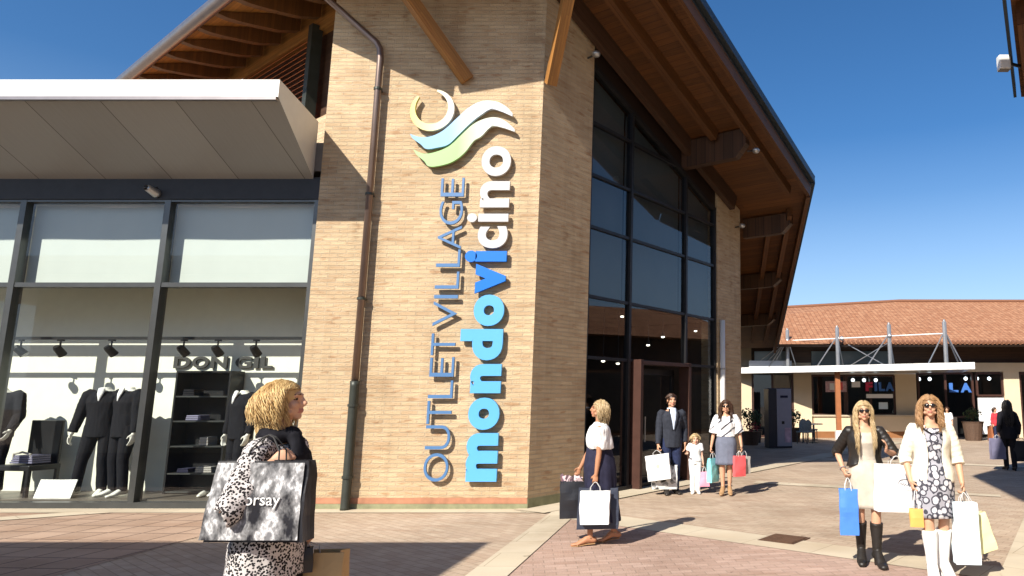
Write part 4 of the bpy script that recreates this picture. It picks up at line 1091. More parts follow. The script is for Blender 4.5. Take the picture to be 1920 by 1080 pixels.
def leaf_clump(b, c, r, n, size, mi=0):
    for _ in range(n):
        d = V((random.gauss(0, 1), random.gauss(0, 1), random.gauss(0, 1))).normalized() * r * random.uniform(0.3, 1.0)
        p = V(c) + V((d.x, d.y, d.z * 0.9))
        a = V((random.gauss(0, 1), random.gauss(0, 1), random.gauss(0, 0.6))).normalized() * size * random.uniform(0.6, 1.2)
        w = a.cross(V((random.gauss(0, 1), random.gauss(0, 1), random.gauss(0, 1)))).normalized() * size * 0.35
        b.poly([p - a * 0.5, p + w, p + a * 0.6, p - w], None, mi)
def potted(name, label, loc, potm, r, h, leafm='plant', potr=0.2, poth=0.45, flowers=0, cat='plant'):
    t = empty(name, label, cat, loc)
    b = MB(); b.tube([(0, 0, 0), (0, 0, poth * 0.9), (0, 0, poth), (0, 0, poth - 0.04)], [potr * 0.75, potr, potr * 1.08, potr * 0.9], 14); b.build('pot', M[potm], t)
    b = MB()
    for _ in range(5): b.tube([(0, 0, poth - 0.05), (random.uniform(-r, r) * 0.5, random.uniform(-r, r) * 0.5, poth + (h - poth) * 0.7)], [0.015, 0.006], 6)
    b.build('stem', M['iron'], t)
    b = MB(); leaf_clump(b, (0, 0, poth + (h - poth) * 0.55), r, 170, 0.11); b.build('leaves', M[leafm], t, fix=False)
    if flowers:
        b = MB(); leaf_clump(b, (0, -0.05, poth + (h - poth) * 0.15), r * 0.9, flowers, 0.08); b.build('flowers', M['red_flower'], t, fix=False)
potted('potted_plant', 'leafy plant in a brown wicker pot by the counter at right', (11.15, 29.3, 0), 'wicker', 0.38, 1.28, 'plant', 0.42, 0.78)
potted('potted_plant', 'bushy plant with red flowers in the shade right of the brick pillar', (1.75, 26.5, 0), 'wicker', 0.42, 1.5, 'plant', 0.36, 0.5, 120)
potted('potted_plant', 'leafy plant growing between the grey totem and the woven chairs', (3.62, 28.5, 0), 'wicker', 0.36, 1.35, 'plant', 0.3, 0.55)
potted('potted_plant', 'small leafy plant in a dark pot standing left of the totem', (2.05, 27.9, 0), 'black', 0.30, 1.3, 'plant', 0.24, 0.5, 30)
t = empty('planter_box', 'low terracotta block in front of the white shutter at right', 'planter', (11.95, 29.0, 0))
b = MB(); b.box((0, 0, 0.3), (0.5, 0.45, 0.6), bev=0.02); b.build('box', M['terracotta'], t)
b = MB(); leaf_clump(b, (0, 0, 0.66), 0.2, 50, 0.09); b.build('leaves', M['plant'], t, fix=False)
for k, (x, y, a, lab) in enumerate(((4.1, 28.4, 20, 'grey woven chair at the shaded end of the far counter'), (3.9, 27.4, -40, 'grey woven chair nearest the grey totem'), (4.45, 29.4, 70, 'grey woven chair closest to the cream pier of the far shop'))):
    t = empty('chair', lab, 'chair', (x, y, 0), radians(a), 'grey woven chairs outside the far shop')
    b = MB(); b.box((0, 0, 0.44), (0.5, 0.48, 0.06), bev=0.02); b.build('seat', M['chair_grey'], t)
    b = MB()
    for q in range(9):
        an = radians(-90 + 180 * q / 8); 
        x_, y_ = 0.26 * sin(an), 0.02 + 0.24 * cos(an)
        if q: b.poly([(px_, py_, 0.46), (x_, y_, 0.46), (x_ * 1.05, y_ * 1.1, 0.92 - 0.18 * abs(sin(an))), (px_ * 1.05, py_ * 1.1, ph_)])
        px_, py_, ph_ = x_, y_, 0.92 - 0.18 * abs(sin(an))
    b.build('backrest', M['chair_grey'], t, fix=False)
    for x_ in (-0.22, 0.22):
        for y_ in (-0.2, 0.2):
            b = MB(); b.tube([(x_, y_, 0), (x_, y_, 0.42)], 0.02, 6); b.build('leg', M['frame'], t)
t = empty('cafe_table', 'small round grey table beside the woven chairs at the far shop', 'table', (4.35, 28.0, 0))
b = MB(); b.tube([(0, 0, 0.70), (0, 0, 0.735)], 0.36, 20); b.build('tabletop', M['steel'], t)
b = MB(); b.tube([(0, 0, 0), (0, 0, 0.02), (0, 0, 0.04), (0, 0, 0.70)], [0.22, 0.22, 0.03, 0.03], 12); b.build('leg', M['frame'], t)

t = empty('drain_cover', 'square rusty brown drain grate set in the tan paving', 'drain cover', (0.98, 8.86, 0.0), radians(-33))
b = MB(); b.box((0, 0, 0.006), (0.48, 0.48, 0.012)); b.build('frame', M['iron'], t)
b = MB()
for k in range(9): b.box((0, -0.19 + 0.0475 * k, 0.016), (0.42, 0.026, 0.01))
b.build('grate', M['iron'], t)

# ------------------------------------------------------------------ people
def ik(a, c, l1, l2, pole):
    d = c - a; L = min(d.length, (l1 + l2) * 0.998); u = d.normalized()
    x = (l1 * l1 - l2 * l2 + L * L) / (2 * L); h = sqrt(max(0, l1 * l1 - x * x))
    p = V(pole); p = p - u * p.dot(u); p.normalize()
    return a + u * x + p * h, a + u * L

def loft(b, rings, n=28, caps=True, mi=0, fold=None):
    """rings of (z, rx, ry, cx, cy); fold(angle, t) -> radius factor"""
    R = []
    for i, (z, rx, ry, cx, cy) in enumerate(rings):
        t = i / (len(rings) - 1)
        row = []
        for j in range(n):
            a = 2 * pi * j / n
            k = fold(a, t) if fold else 1.0
            row.append(b.bm.verts.new((cx + rx * k * cos(a), cy + ry * k * sin(a), z)))
        R.append(row)
    for i in range(len(R) - 1):
        for j in range(n):
            f = b.bm.faces.new((R[i][j], R[i][(j + 1) % n], R[i + 1][(j + 1) % n], R[i + 1][j])); f.material_index = mi
    if caps:
        b.bm.faces.new(list(reversed(R[0]))); b.bm.faces.new(R[-1])
    return R

def dense(rings, m=4):
    """catmull-rom refinement of loft rings"""
    out = []
    for i in range(len(rings) - 1):
        P = [rings[max(i - 1, 0)], rings[i], rings[i + 1], rings[min(i + 2, len(rings) - 1)]]
        for k in range(m):
            s = k / m
            out.append(tuple(0.5 * (2 * P[1][q] + (P[2][q] - P[0][q]) * s + (2 * P[0][q] - 5 * P[1][q] + 4 * P[2][q] - P[3][q]) * s * s + (3 * P[1][q] - P[0][q] - 3 * P[2][q] + P[3][q]) * s ** 3) for q in range(5)))
    out.append(tuple(rings[-1]))
    return out

class Fig:
    """a person in a local frame: faces -Y, own left is +X, feet on z = 0"""
    def __init__(s, label, loc, rz, H, fem=True, skin='skin', build=1.0, head_yaw=0, head_pitch=0, wr=None, wl=None, pr=(-0.4, 1, -0.2), pl=(0.4, 1, -0.2),
                 ar=(-0.075, 0.0), al=(0.075, 0.0), vox=0.008, group=None, hands=('grip', 'grip'), dr=None, dl=None, lean=0.0, heel=0.02, head=True, name='person', cat='person', kid_=False, toe=(0, 0), hsc=1.0):
        s.H = H; s.fem = fem; s.k = H / 1.72; k = s.k
        s.vox = vox
        s.root = empty(name, label, cat, loc, rz, group)
        s.loc = V(loc); s.rz = rz
        J = {}
        bw = build
        zb = heel
        Hs = H - heel
        z = lambda f: zb + f * Hs
        lx = lambda zz: -lean * max(0, zz - z(0.52))     # forward lean (towards -Y)
        hw = (0.097 if fem else 0.113) * H * (0.92 if kid_ else 1)
        J['sr'] = V((-hw, lx(z(0.815)), z(0.806))); J['sl'] = V((hw, lx(z(0.815)), z(0.806)))
        J['hr'] = V((-0.052 * H, 0, z(0.515))); J['hl'] = V((0.052 * H, 0, z(0.515)))
        la1, la2 = 0.172 * H, 0.150 * H
        wr = V(wr) if wr else V((-hw - 0.04 * H, -0.02 * H, z(0.49)))
        wl = V(wl) if wl else V((hw + 0.04 * H, -0.02 * H, z(0.49)))
        J['er'], J['wr'] = ik(J['sr'], wr, la1, la2, V(pr)); J['el'], J['wl'] = ik(J['sl'], wl, la1, la2, V(pl))
        for sd_, a in (('r', ar), ('l', al)):
            lift = a[2] if len(a) > 2 else 0.0
            an = V((a[0] * k, a[1] * k, zb + 0.045 * H + lift))
            ll = (an - J['h' + sd_]).length * 0.5 * 1.006
            J['k' + sd_], J['a' + sd_] = ik(J['h' + sd_], an, ll, ll, V((0.0, -1, 0)))
        s.J = J
        s.z = z; s.lx = lx
        # head frame
        hs = (1.0 if not kid_ else 1.0) * (0.225 / 0.225)
        s.hk = ((H * 0.131 / 0.225) if not kid_ else 0.86) * hsc
        hc_z = z(1.0) - 0.108 * s.hk
        s.HM = Matrix.Translation((0, lx(hc_z) - 0.012 * k, hc_z)) @ Matrix.Rotation(radians(head_yaw), 4, 'Z') @ Matrix.Rotation(radians(head_pitch), 4, 'X') @ Matrix.Scale(s.hk, 4)
        s.toe = toe
        b = MB()
        # torso
        if fem:
            R = [(0.485, 0.060, 0.050, 0), (0.515, 0.094, 0.068, 0.004), (0.555, 0.099, 0.070, 0.006), (0.60, 0.083, 0.058, 0.0), (0.64, 0.073, 0.052, -0.003), (0.69, 0.081, 0.058, -0.004), (0.735, 0.090, 0.068, -0.008), (0.775, 0.094, 0.060, 0.0), (0.805, 0.088, 0.046, 0.004), (0.825, 0.055, 0.036, 0.006), (0.84, 0.032, 0.030, 0.004)]
        else:
            R = [(0.485, 0.062, 0.052, 0), (0.515, 0.092, 0.068, 0.004), (0.555, 0.094, 0.070, 0.004), (0.60, 0.090, 0.066, 0.0), (0.64, 0.088, 0.062, -0.003), (0.69, 0.095, 0.066, -0.003), (0.735, 0.104, 0.070, -0.004), (0.775, 0.108, 0.064, 0.0), (0.805, 0.100, 0.050, 0.004), (0.83, 0.060, 0.042, 0.006), (0.845, 0.038, 0.036, 0.004)]
        s.torso = [(z(f), rx * H * bw, ry * H * bw, 0, cy * H + lx(z(f))) for f, rx, ry, cy in R]
        loft(b, s.torso, 24)
        # neck and head
        nb = V((0, lx(z(0.83)) + 0.004 * H, z(0.825)))
        nt_ = s.HM @ V((0, 0.022, -0.06))
        if head:
            b.tube([nb, nb.lerp(nt_, 0.5), nt_], [0.034 * H, 0.029 * H, 0.030 * H], 14)
            s.head_prims(b)
        else:
            b.tube([nb, nb + V((0, 0, 0.035 * H))], [0.033 * H, 0.031 * H], 12)
        # legs
        for sd_ in 'rl':
            h, kn, a = J['h' + sd_], J['k' + sd_], J['a' + sd_]
            m1 = h.lerp(kn, 0.5) + V((0, -0.004, 0)); m2 = kn.lerp(a, 0.3) + V((0, 0.012 * k, 0)); m3 = kn.lerp(a, 0.7)
            b.tube([h + V((0, 0, 0.02)), h.lerp(kn, 0.2), m1, kn, m2, m3, a], [0.052 * H * bw, 0.051 * H * bw, 0.041 * H * bw, 0.030 * H, 0.0315 * H, 0.022 * H, 0.0185 * H], 14)
            s.foot(b, sd_)
        for sd_ in 'rl': s.arm(b, sd_, hands[0 if sd_ == 'r' else 1], dr if sd_ == 'r' else dl)
        s.body = remesh(b, 'body', None, s.root, vox, 3)
        for m in (skin, 'lip', 'eye', 'brow'): s.body.data.materials.append(M[m])
        if head: s.paint_face()
    def head_prims(s, b):
        E_ = lambda c, r, sub=2: s._ell(b, c, r, sub)
        E_((0, 0.012, 0.020), (0.072, 0.092, 0.088)); E_((0, -0.022, -0.040), (0.057, 0.064, 0.072))
        E_((0, -0.062, -0.093), (0.024, 0.022, 0.018)); E_((0, -0.072, 0.026), (0.048, 0.020, 0.013))
        for x in (-1, 1):
            E_((0.034 * x, -0.056, -0.028), (0.026, 0.026, 0.026)); E_((0.073 * x, 0.012, -0.008), (0.011, 0.022, 0.031)); E_((0.052 * x, -0.02, -0.07), (0.016, 0.035, 0.018))
        P = lambda c: s.HM @ V(c)
        b.tube([P((0, -0.083, 0.018)), P((0, -0.094, -0.005)), P((0, -0.104, -0.024)), P((0, -0.092, -0.034))], [0.008 * s.hk, 0.010 * s.hk, 0.014 * s.hk, 0.010 * s.hk], 10, cap='round')
        E_((0, -0.084, -0.057), (0.022, 0.011, 0.006)); E_((0, -0.082, -0.068), (0.019, 0.011, 0.007))
    def _ell(s, b, c, r, sub=2):
        T = s.HM @ Matrix.Translation(c) @ Matrix.Diagonal((r[0], r[1], r[2], 1))
        bmesh.ops.create_icosphere(b.bm, subdivisions=sub, radius=1.0, matrix=T)
    def paint_face(s):
        inv = s.HM.inverted()
        for f in s.body.data.polygons:
            p = inv @ f.center
            if p.y > -0.045 or p.z < -0.12 or abs(p.x) > 0.06: continue
            if abs(p.z + 0.062) < 0.0115 and abs(p.x) < 0.023 and p.y < -0.07: f.material_index = 1
            elif abs(p.z - 0.004) < 0.0065 and abs(abs(p.x) - 0.031) < 0.013: f.material_index = 2
            elif abs(p.z - 0.030 + 0.08 * abs(abs(p.x) - 0.03)) < 0.0045 and abs(abs(p.x) - 0.033) < 0.020: f.material_index = 3
    def foot(s, b, sd_, r=1.0, grow=0.0):
        a = s.J['a' + sd_]; H = s.H
        ty = radians(s.toe[0 if sd_ == 'r' else 1] + (-8 if sd_ == 'r' else 8))
        f = V((sin(ty), -cos(ty), 0))
        base = a.z - 0.045 * H - 0.0
        heel = V((a.x, a.y, 0)) - f * 0.03 * H; ball = V((a.x, a.y, 0)) + f * 0.085 * H; tip = V((a.x, a.y, 0)) + f * 0.125 * H
        hz = max(0.0, base)
        b.tube([heel + V((0, 0, base + 0.022 * H)), V((a.x, a.y, base + 0.028 * H)) + f * 0.02 * H, ball + V((0, 0, base * 0.25 + 0.014 * H)), tip + V((0, 0, base * 0.2 + 0.010 * H))],
               [0.020 * H + grow, 0.022 * H + grow, 0.026 * H + grow, 0.016 * H + grow], 12, cap='round', flat=[0.021 * H + grow, 0.026 * H + grow, 0.013 * H + grow, 0.009 * H + grow], up=(cos(ty), sin(ty), 0))
        b.tube([a, heel.lerp(V((a.x, a.y, 0)), 0.4) + V((0, 0, base + 0.02 * H))], [0.019 * H + grow, 0.020 * H + grow], 10, cap='round')
    def arm(s, b, sd_, mode, dirn):
        J, H = s.J, s.H
        sh, el, wr = J['s' + sd_], J['e' + sd_], J['w' + sd_]
        th = 1.0 if s.fem else 1.18
        sx = -1 if sd_ == 'r' else 1
        ins = sh + V((-sx * 0.03 * H, 0, -0.012 * H))
        b.tube([ins, sh, sh.lerp(el, 0.35), el, el.lerp(wr, 0.3), wr], [0.027 * H * th, 0.027 * H * th, 0.025 * H * th, 0.0195 * H * th, 0.0205 * H * th, 0.0135 * H * th], 12, cap='round')
        d = V(dirn).normalized() if dirn else (wr - el).normalized()
        n = V((-sx, 0.0, 0.0)); n = (n - d * n.dot(d))
        if n.length < 0.2: n = V((0, 0, -1)) - d * V((0, 0, -1)).dot(d)
        n.normalize(); w = d.cross(n).normalized()
        if w.y > 0: w = -w            # thumb side towards the front
        q = H / 1.72 * (0.93 if s.fem else 1.05)
        P = wr - d * 0.012
        b.tube([P, P + d * 0.03 * q, P + d * 0.07 * q, P + d * 0.092 * q], [0.020 * q, 0.030 * q, 0.039 * q, 0.036 * q], 12, cap='round', flat=[0.016 * q, 0.015 * q, 0.015 * q, 0.012 * q], up=w)
        ang = radians({'grip': 62, 'relaxed': 22, 'flat': 8}[mode])
        L = (0.043, 0.026, 0.021)
        for i, (o, sc) in enumerate(((0.029, 0.93), (0.010, 1.05), (-0.009, 1.0), (-0.027, 0.80))):
            p = P + d * (0.088 * q) + w * (o * q); dd = d.copy(); pts = [p - d * 0.015 * q, p]
            for j, l in enumerate(L):
                a_ = ang * (1.0 if j else 0.75) * (1 + 0.06 * i)
                dd = (Matrix.Rotation(a_ if (d.cross(n)).dot(w) > 0 else a_, 3, d.cross(n)) @ dd)
                p = p + dd * (l * sc * q); pts.append(p.copy())
            b.tube(pts, [0.0095 * q, 0.0092 * q, 0.0086 * q, 0.0080 * q, 0.0066 * q], 8, cap='round')
        p = P + d * 0.022 * q + w * 0.024 * q
        t1 = (d * 0.62 + w * 0.62 + n * 0.35).normalized(); p1 = p + t1 * 0.042 * q; t2 = (d * 0.8 + w * 0.1 + n * (0.7 if mode == 'grip' else 0.3)).normalized()
        b.tube([p - t1 * 0.012 * q, p, p1, p1 + t2 * 0.030 * q], [0.013 * q, 0.0125 * q, 0.0105 * q, 0.0080 * q], 8, cap='round')
        s.J['g' + sd_] = P + d * 0.098 * q + n * 0.016 * q
    def world(s, p): return s.root.matrix_basis @ V(p) if False else (Matrix.Translation(s.loc) @ Matrix.Rotation(s.rz, 4, 'Z')) @ V(p)
    def grip(s, sd_): return s.world(s.J['g' + sd_])
    # ---- clothing
    def ring_at(s, f, grow=0.0, ky=1.0):
        zz = s.z(f); T = s.torso
        for i in range(len(T) - 1):
            if T[i][0] <= zz <= T[i + 1][0]:
                t = (zz - T[i][0]) / (T[i + 1][0] - T[i][0])
                r = [T[i][q] * (1 - t) + T[i + 1][q] * t for q in range(5)]
                return (zz, r[1] + grow, (r[2] + grow) * ky, r[3], r[4])
        r = T[0] if zz < T[0][0] else T[-1]
        return (zz, r[1] + grow, (r[2] + grow) * ky, r[3], r[4])
    def sleeve(s, b, sd_, upto=1.0, r0=1.3, r1=1.4, kfold=0.0016, grow=0.008):
        J, H = s.J, s.H
        sh, el, wr = J['s' + sd_], J['e' + sd_], J['w' + sd_]
        sx = -1 if sd_ == 'r' else 1
        ins = sh + V((-sx * 0.035 * H, 0, -0.015 * H))
        th = 1.0 if s.fem else 1.18
        full = [(ins, 0.027), (sh, 0.0265), (sh.lerp(el, 0.5), 0.026), (el, 0.022), (el.lerp(wr, 0.5), 0.019), (wr, 0.015)]
        Ls = [0]
        for i in range(len(full) - 1): Ls.append(Ls[-1] + (full[i + 1][0] - full[i][0]).length)
        tot = (Ls[-1] - Ls[1]) * upto + Ls[1]
        pts, rad = [], []
        for i in range(60):
            d = tot * i / 59
            for j in range(len(full) - 1):
                if Ls[j] <= d <= Ls[j + 1] + 1e-9:
                    t = (d - Ls[j]) / (Ls[j + 1] - Ls[j]); break
            p = full[j][0].lerp(full[j + 1][0], t); r = full[j][1] * (1 - t) + full[j + 1][1] * t
            g = r0 + (r1 - r0) * i / 59
            pts.append(p); rad.append(r * H * th * g + grow + kfold * sin(i * 0.9) * (1 if i > 8 else 0))
        b.tube(pts, rad, 14, cap='round' if upto < 0.2 else True)
    def cloth(s, name, b, m, label=None, vox=None, smooth=3, wr=0.0):
        o = remesh(b, name, M[m] if isinstance(m, str) else m, s.root, vox or s.vox, smooth)
        if wr: s.wrinkle(o, wr)
        if label: o['label'] = label
        return o
    def wrinkle(s, o, amp, sc=14.0, vert=0.35):
        me = o.data
        nrm = [v.normal.copy() for v in me.vertices]
        for v, n in zip(me.vertices, nrm):
            p = V((v.co.x * sc, v.co.y * sc, v.co.z * sc * vert)) + V((s.loc.x, 0, 0)) * 3
            v.co += n * (noise.noise(p) * amp + noise.noise(p * 2.3) * amp * 0.4)
    def top(s, b, f0, f1=0.815, grow=0.012, flare=0.0, ky=1.0, n=8):
        rows = []
        for i in range(n + 1):
            f = f0 + (f1 - f0) * i / n
            r = list(s.ring_at(max(f, 0.52), grow + flare * (1 - i / n), ky)); r[0] = s.z(f); rows.append(tuple(r))
        loft(b, rows, 28)
    def skirt(s, name, m, f_top, f_bot, rx0, rx1, ratio=0.72, folds=9, amp=0.03, cy=0.0, label=None, dy=0.0, solid=True, n=64, hip=0.116):
        rows = []; H = s.H
        for i in range(13):
            t = i / 12; f = f_top + (f_bot - f_top) * t
            rx = (rx0 + (rx1 - rx0) * (t ** 0.8)) * H
            if hip: rx = max(rx, H * (rx0 + (hip - rx0) * min(1, (f_top - f) / max(1e-6, f_top - 0.525)) ** 0.7)) if f > 0.525 else max(rx, H * hip * (1 - 0.25 * (0.525 - f)))
            rows.append((s.z(f), rx, rx * ratio, 0, cy * H + dy * t))
        ph = s.loc.x * 7
        b = MB(); loft(b, rows, n, True, 0, lambda a, t: 1 + amp * t * (sin(folds * a + ph) + 0.5 * sin((folds * 2 + 1) * a + 1.3 * ph)))
        o = b.build(name, M[m], s.root, True)
        if label: o['label'] = label
        return o
    def trousers(s, name, m, grow=0.014, f_top=0.60, wide=1.0, to=1.0):
        b = MB(); J, H = s.J, s.H
        for sd_ in 'rl':
            h, kn, a = J['h' + sd_], J['k' + sd_], J['a' + sd_]
            e = kn.lerp(a, to) 
            b.tube([h + V((0, 0, 0.03 * H)), h.lerp(kn, 0.5), kn, kn.lerp(e, 0.5), e + V((0, 0, -0.015 * H if to == 1.0 else 0))], [0.056 * H + grow * 0.6, 0.044 * H + grow, 0.033 * H + grow * wide, 0.030 * H + grow * wide, 0.026 * H + grow * wide * 1.2], 14)
        s.top(b, 0.49, f_top, grow, n=4)
        return s.cloth(name, b, m, wr=0.004)
    def boots(s, name, m, f=0.26, grow=0.008, label=None):
        for sd_ in 'rl':
            b = MB(); J, H = s.J, s.H
            kn, a = J['k' + sd_], J['a' + sd_]
            t = (s.z(f) - a.z) / (kn.z - a.z); top_ = a.lerp(kn, t)
            mid = a.lerp(kn, 0.62) + V((0, 0.008, 0))
            b.tube([top_, mid, a.lerp(kn, 0.3), a], [0.034 * H + grow, 0.033 * H + grow, 0.025 * H + grow, 0.021 * H + grow], 14)
            s.foot(b, sd_, grow=grow * 0.9)
            base = a.z - 0.045 * H
            f_ = V((0, -1, 0))
            if base > 0.02:
                b.tube([V((a.x, a.y + 0.02 * H, 0.0)), V((a.x, a.y + 0.018 * H, base + 0.02 * H))], [0.016 * H, 0.018 * H], 10)
            o = s.cloth(name, b, m)
            if label: o['label'] = label
    def shoes(s, name, m, grow=0.006):
        for sd_ in 'rl':
            b = MB(); s.foot(b, sd_, grow=grow)
            a = s.J['a' + sd_]; base = a.z - 0.045 * s.H
            if base > 0.02: b.tube([V((a.x, a.y + 0.02 * s.H, max(0, base - 0.06))), V((a.x, a.y + 0.018 * s.H, base + 0.01 * s.H))], [0.011 * s.H, 0.016 * s.H], 10)
            s.cloth(name, b, m)
    def sandals(s, name, m):
        for sd_ in 'rl':
            b = MB(); a = s.J['a' + sd_]; H = s.H; base = a.z - 0.045 * H
            ty = radians(s.toe[0 if sd_ == 'r' else 1] + (-8 if sd_ == 'r' else 8)); f = V((sin(ty), -cos(ty), 0)); g = V((a.x, a.y, 0))
            b.tube([g - f * 0.035 * H + V((0, 0, base - 0.004)), g + f * 0.03 * H + V((0, 0, base * 0.7)), g + f * 0.09 * H + V((0, 0, base * 0.25 + 0.002)), g + f * 0.13 * H + V((0, 0, base * 0.2 + 0.002))], [0.022 * H, 0.023 * H, 0.028 * H, 0.017 * H], 12, flat=[0.007] * 4, up=(cos(ty), sin(ty), 0))
            b.tube([g + f * 0.085 * H + V((-0.03 * H, 0, base * 0.25)), g + f * 0.08 * H + V((0, 0, base * 0.25 + 0.034 * H)), g + f * 0.085 * H + V((0.03 * H, 0, base * 0.25))], 0.008, 6)
            b.tube([V((a.x - 0.024 * H, a.y + 0.01, a.z - 0.01)), V((a.x, a.y - 0.026 * H, a.z - 0.01)), V((a.x + 0.024 * H, a.y + 0.01, a.z - 0.01))], 0.006, 6)
            b.build(name, M[m], s.root)
    def glasses(s, m='lens'):
        b = MB()
        for x in (-1, 1):
            T = s.HM @ Matrix.Translation((0.031 * x, -0.098, 0.004)) @ Matrix.Rotation(radians(10 * x), 4, 'Z') @ Matrix.Diagonal((0.029, 0.006, 0.0185, 1))
            bmesh.ops.create_icosphere(b.bm, subdivisions=2, radius=1.0, matrix=T)
            b.tube([s.HM @ V((0.056 * x, -0.094, 0.010)), s.HM @ V((0.076 * x, -0.03, 0.010)), s.HM @ V((0.080 * x, 0.02, 0.008))], 0.0035 * s.hk, 6)
        b.tube([s.HM @ V((-0.01, -0.101, 0.008)), s.HM @ V((0.01, -0.101, 0.008))], 0.003 * s.hk, 6)
        return b.build('sunglasses', M[m], s.root, True)
    def hair(s, m, length=0.25, n=420, vol=1.0, curl=0.006, part=0.0, fringe=0.42, width=0.006, back=0.15, seed=1, inward=0.0, up=False, droop=0.28, face_y=-0.030):
        rnd = random.Random(seed)
        b = MB(); tone = []
        C = V((0, 0.016, 0.022)); R = V((0.079, 0.099, 0.095)) * 1.0
        # under-layer
        cnt0 = len(b.bm.verts)
        T = s.HM @ Matrix.Translation((0, 0.020, 0.026)) @ Matrix.Diagonal((0.0795 , 0.0965, 0.0930, 1))
        bmesh.ops.create_icosphere(b.bm, subdivisions=3, radius=1.0, matrix=T)
        b.bm.verts.ensure_lookup_table()
        tone += [0.30] * len(b.bm.verts)
        step = 0.017
        kmax = 0
        for q in range(n):
            while True:
                d = V((rnd.gauss(0, 1), rnd.gauss(0, 1), rnd.gauss(0, 1))).normalized()
                if d.z < -0.35: continue
                if d.y < -0.25 and d.z < fringe: continue
                if abs(d.x) > 0.75 and d.y < 0.0 and d.z < 0.1 and rnd.random() < 0.6: continue
                break
            lay = 1.0 + rnd.uniform(0.02, 0.16) * vol * (0.25 if d.y < -0.15 else 1.0)
            p = C + V((d.x * R.x, d.y * R.y, d.z * R.z)) * 1.0
            L = length * rnd.uniform(0.82, 1.08)
            side = 1 if (d.x - part) > 0 else -1
            t = V((side * 0.9 + d.x, max(d.y * 0.6, 0) + 0.30, 0.15)).normalized() if d.z > 0.4 else V((d.x * 0.3, d.y * 0.3 + 0.15, -1)).normalized()
            pts = [p.copy()]; vel = t; acc = 0
            ph = rnd.uniform(0, 6.28); fr = rnd.uniform(35, 60); ca = curl * rnd.uniform(0.5, 1.5)
            while acc < L:
                vel = (vel * (1 - droop) + V((inward * -p.x * 6, 0.02 + (inward * -(p.y - 0.02) * 4 if p.z < -0.06 else 0), -1)) * droop).normalized()
                if p.z < -0.11 and length > 0.3:
                    vel.y += (-0.45 if d.y < 0.2 and p.y > -0.15 else (0.35 if d.y >= 0.2 and p.y < 0.12 else 0)); vel.normalize()
                p = p + vel * step
                r = V(((p.x - C.x) / (R.x * lay), (p.y - C.y) / (R.y * lay), (p.z - C.z) / (R.z * lay)))
                if r.length < 1.0:
                    r.normalize(); p = C + V((r.x * R.x, r.y * R.y, r.z * R.z)) * lay
                # keep the face free
                if 0.062 > p.z > -0.10 and p.y < face_y: p.y = face_y + 0.006 * rnd.random()
                # neck / shoulders
                if p.z < -0.08:
                    rr = hypot(p.x, p.y - 0.02)
                    if rr < 0.052: p.x *= 0.052 / max(rr, 1e-4); p.y = 0.02 + (p.y - 0.02) * 0.052 / max(rr, 1e-4)
                acc += step
                cu = V((cos(ph + fr * acc), sin(ph + fr * acc), 0)) * ca * min(1, acc / 0.08)
                pts.append(p + cu)
            W_ = [s.HM @ x for x in pts]
            wd = width * s.hk * rnd.uniform(0.6, 1.2)
            rad = [wd * (1 - 0.8 * (i / (len(W_) - 1)) ** 3) for i in range(len(W_))]
            c0 = len(b.bm.verts)
            b.tube(W_, rad, 3, cap=False)
            tn = min(1, max(0, 0.5 + 0.5 * noise.noise(V((d.x * 4, d.y * 4, d.z * 4))) + rnd.uniform(-0.3, 0.3)))
            tone += [tn] * (len(b.bm.verts) - c0)
        o = b.build('hair', M[m], s.root, True, fix=False)
        at = o.data.attributes.new('tone', 'FLOAT', 'POINT')
        at.data.foreach_set('value', tone)
        return o

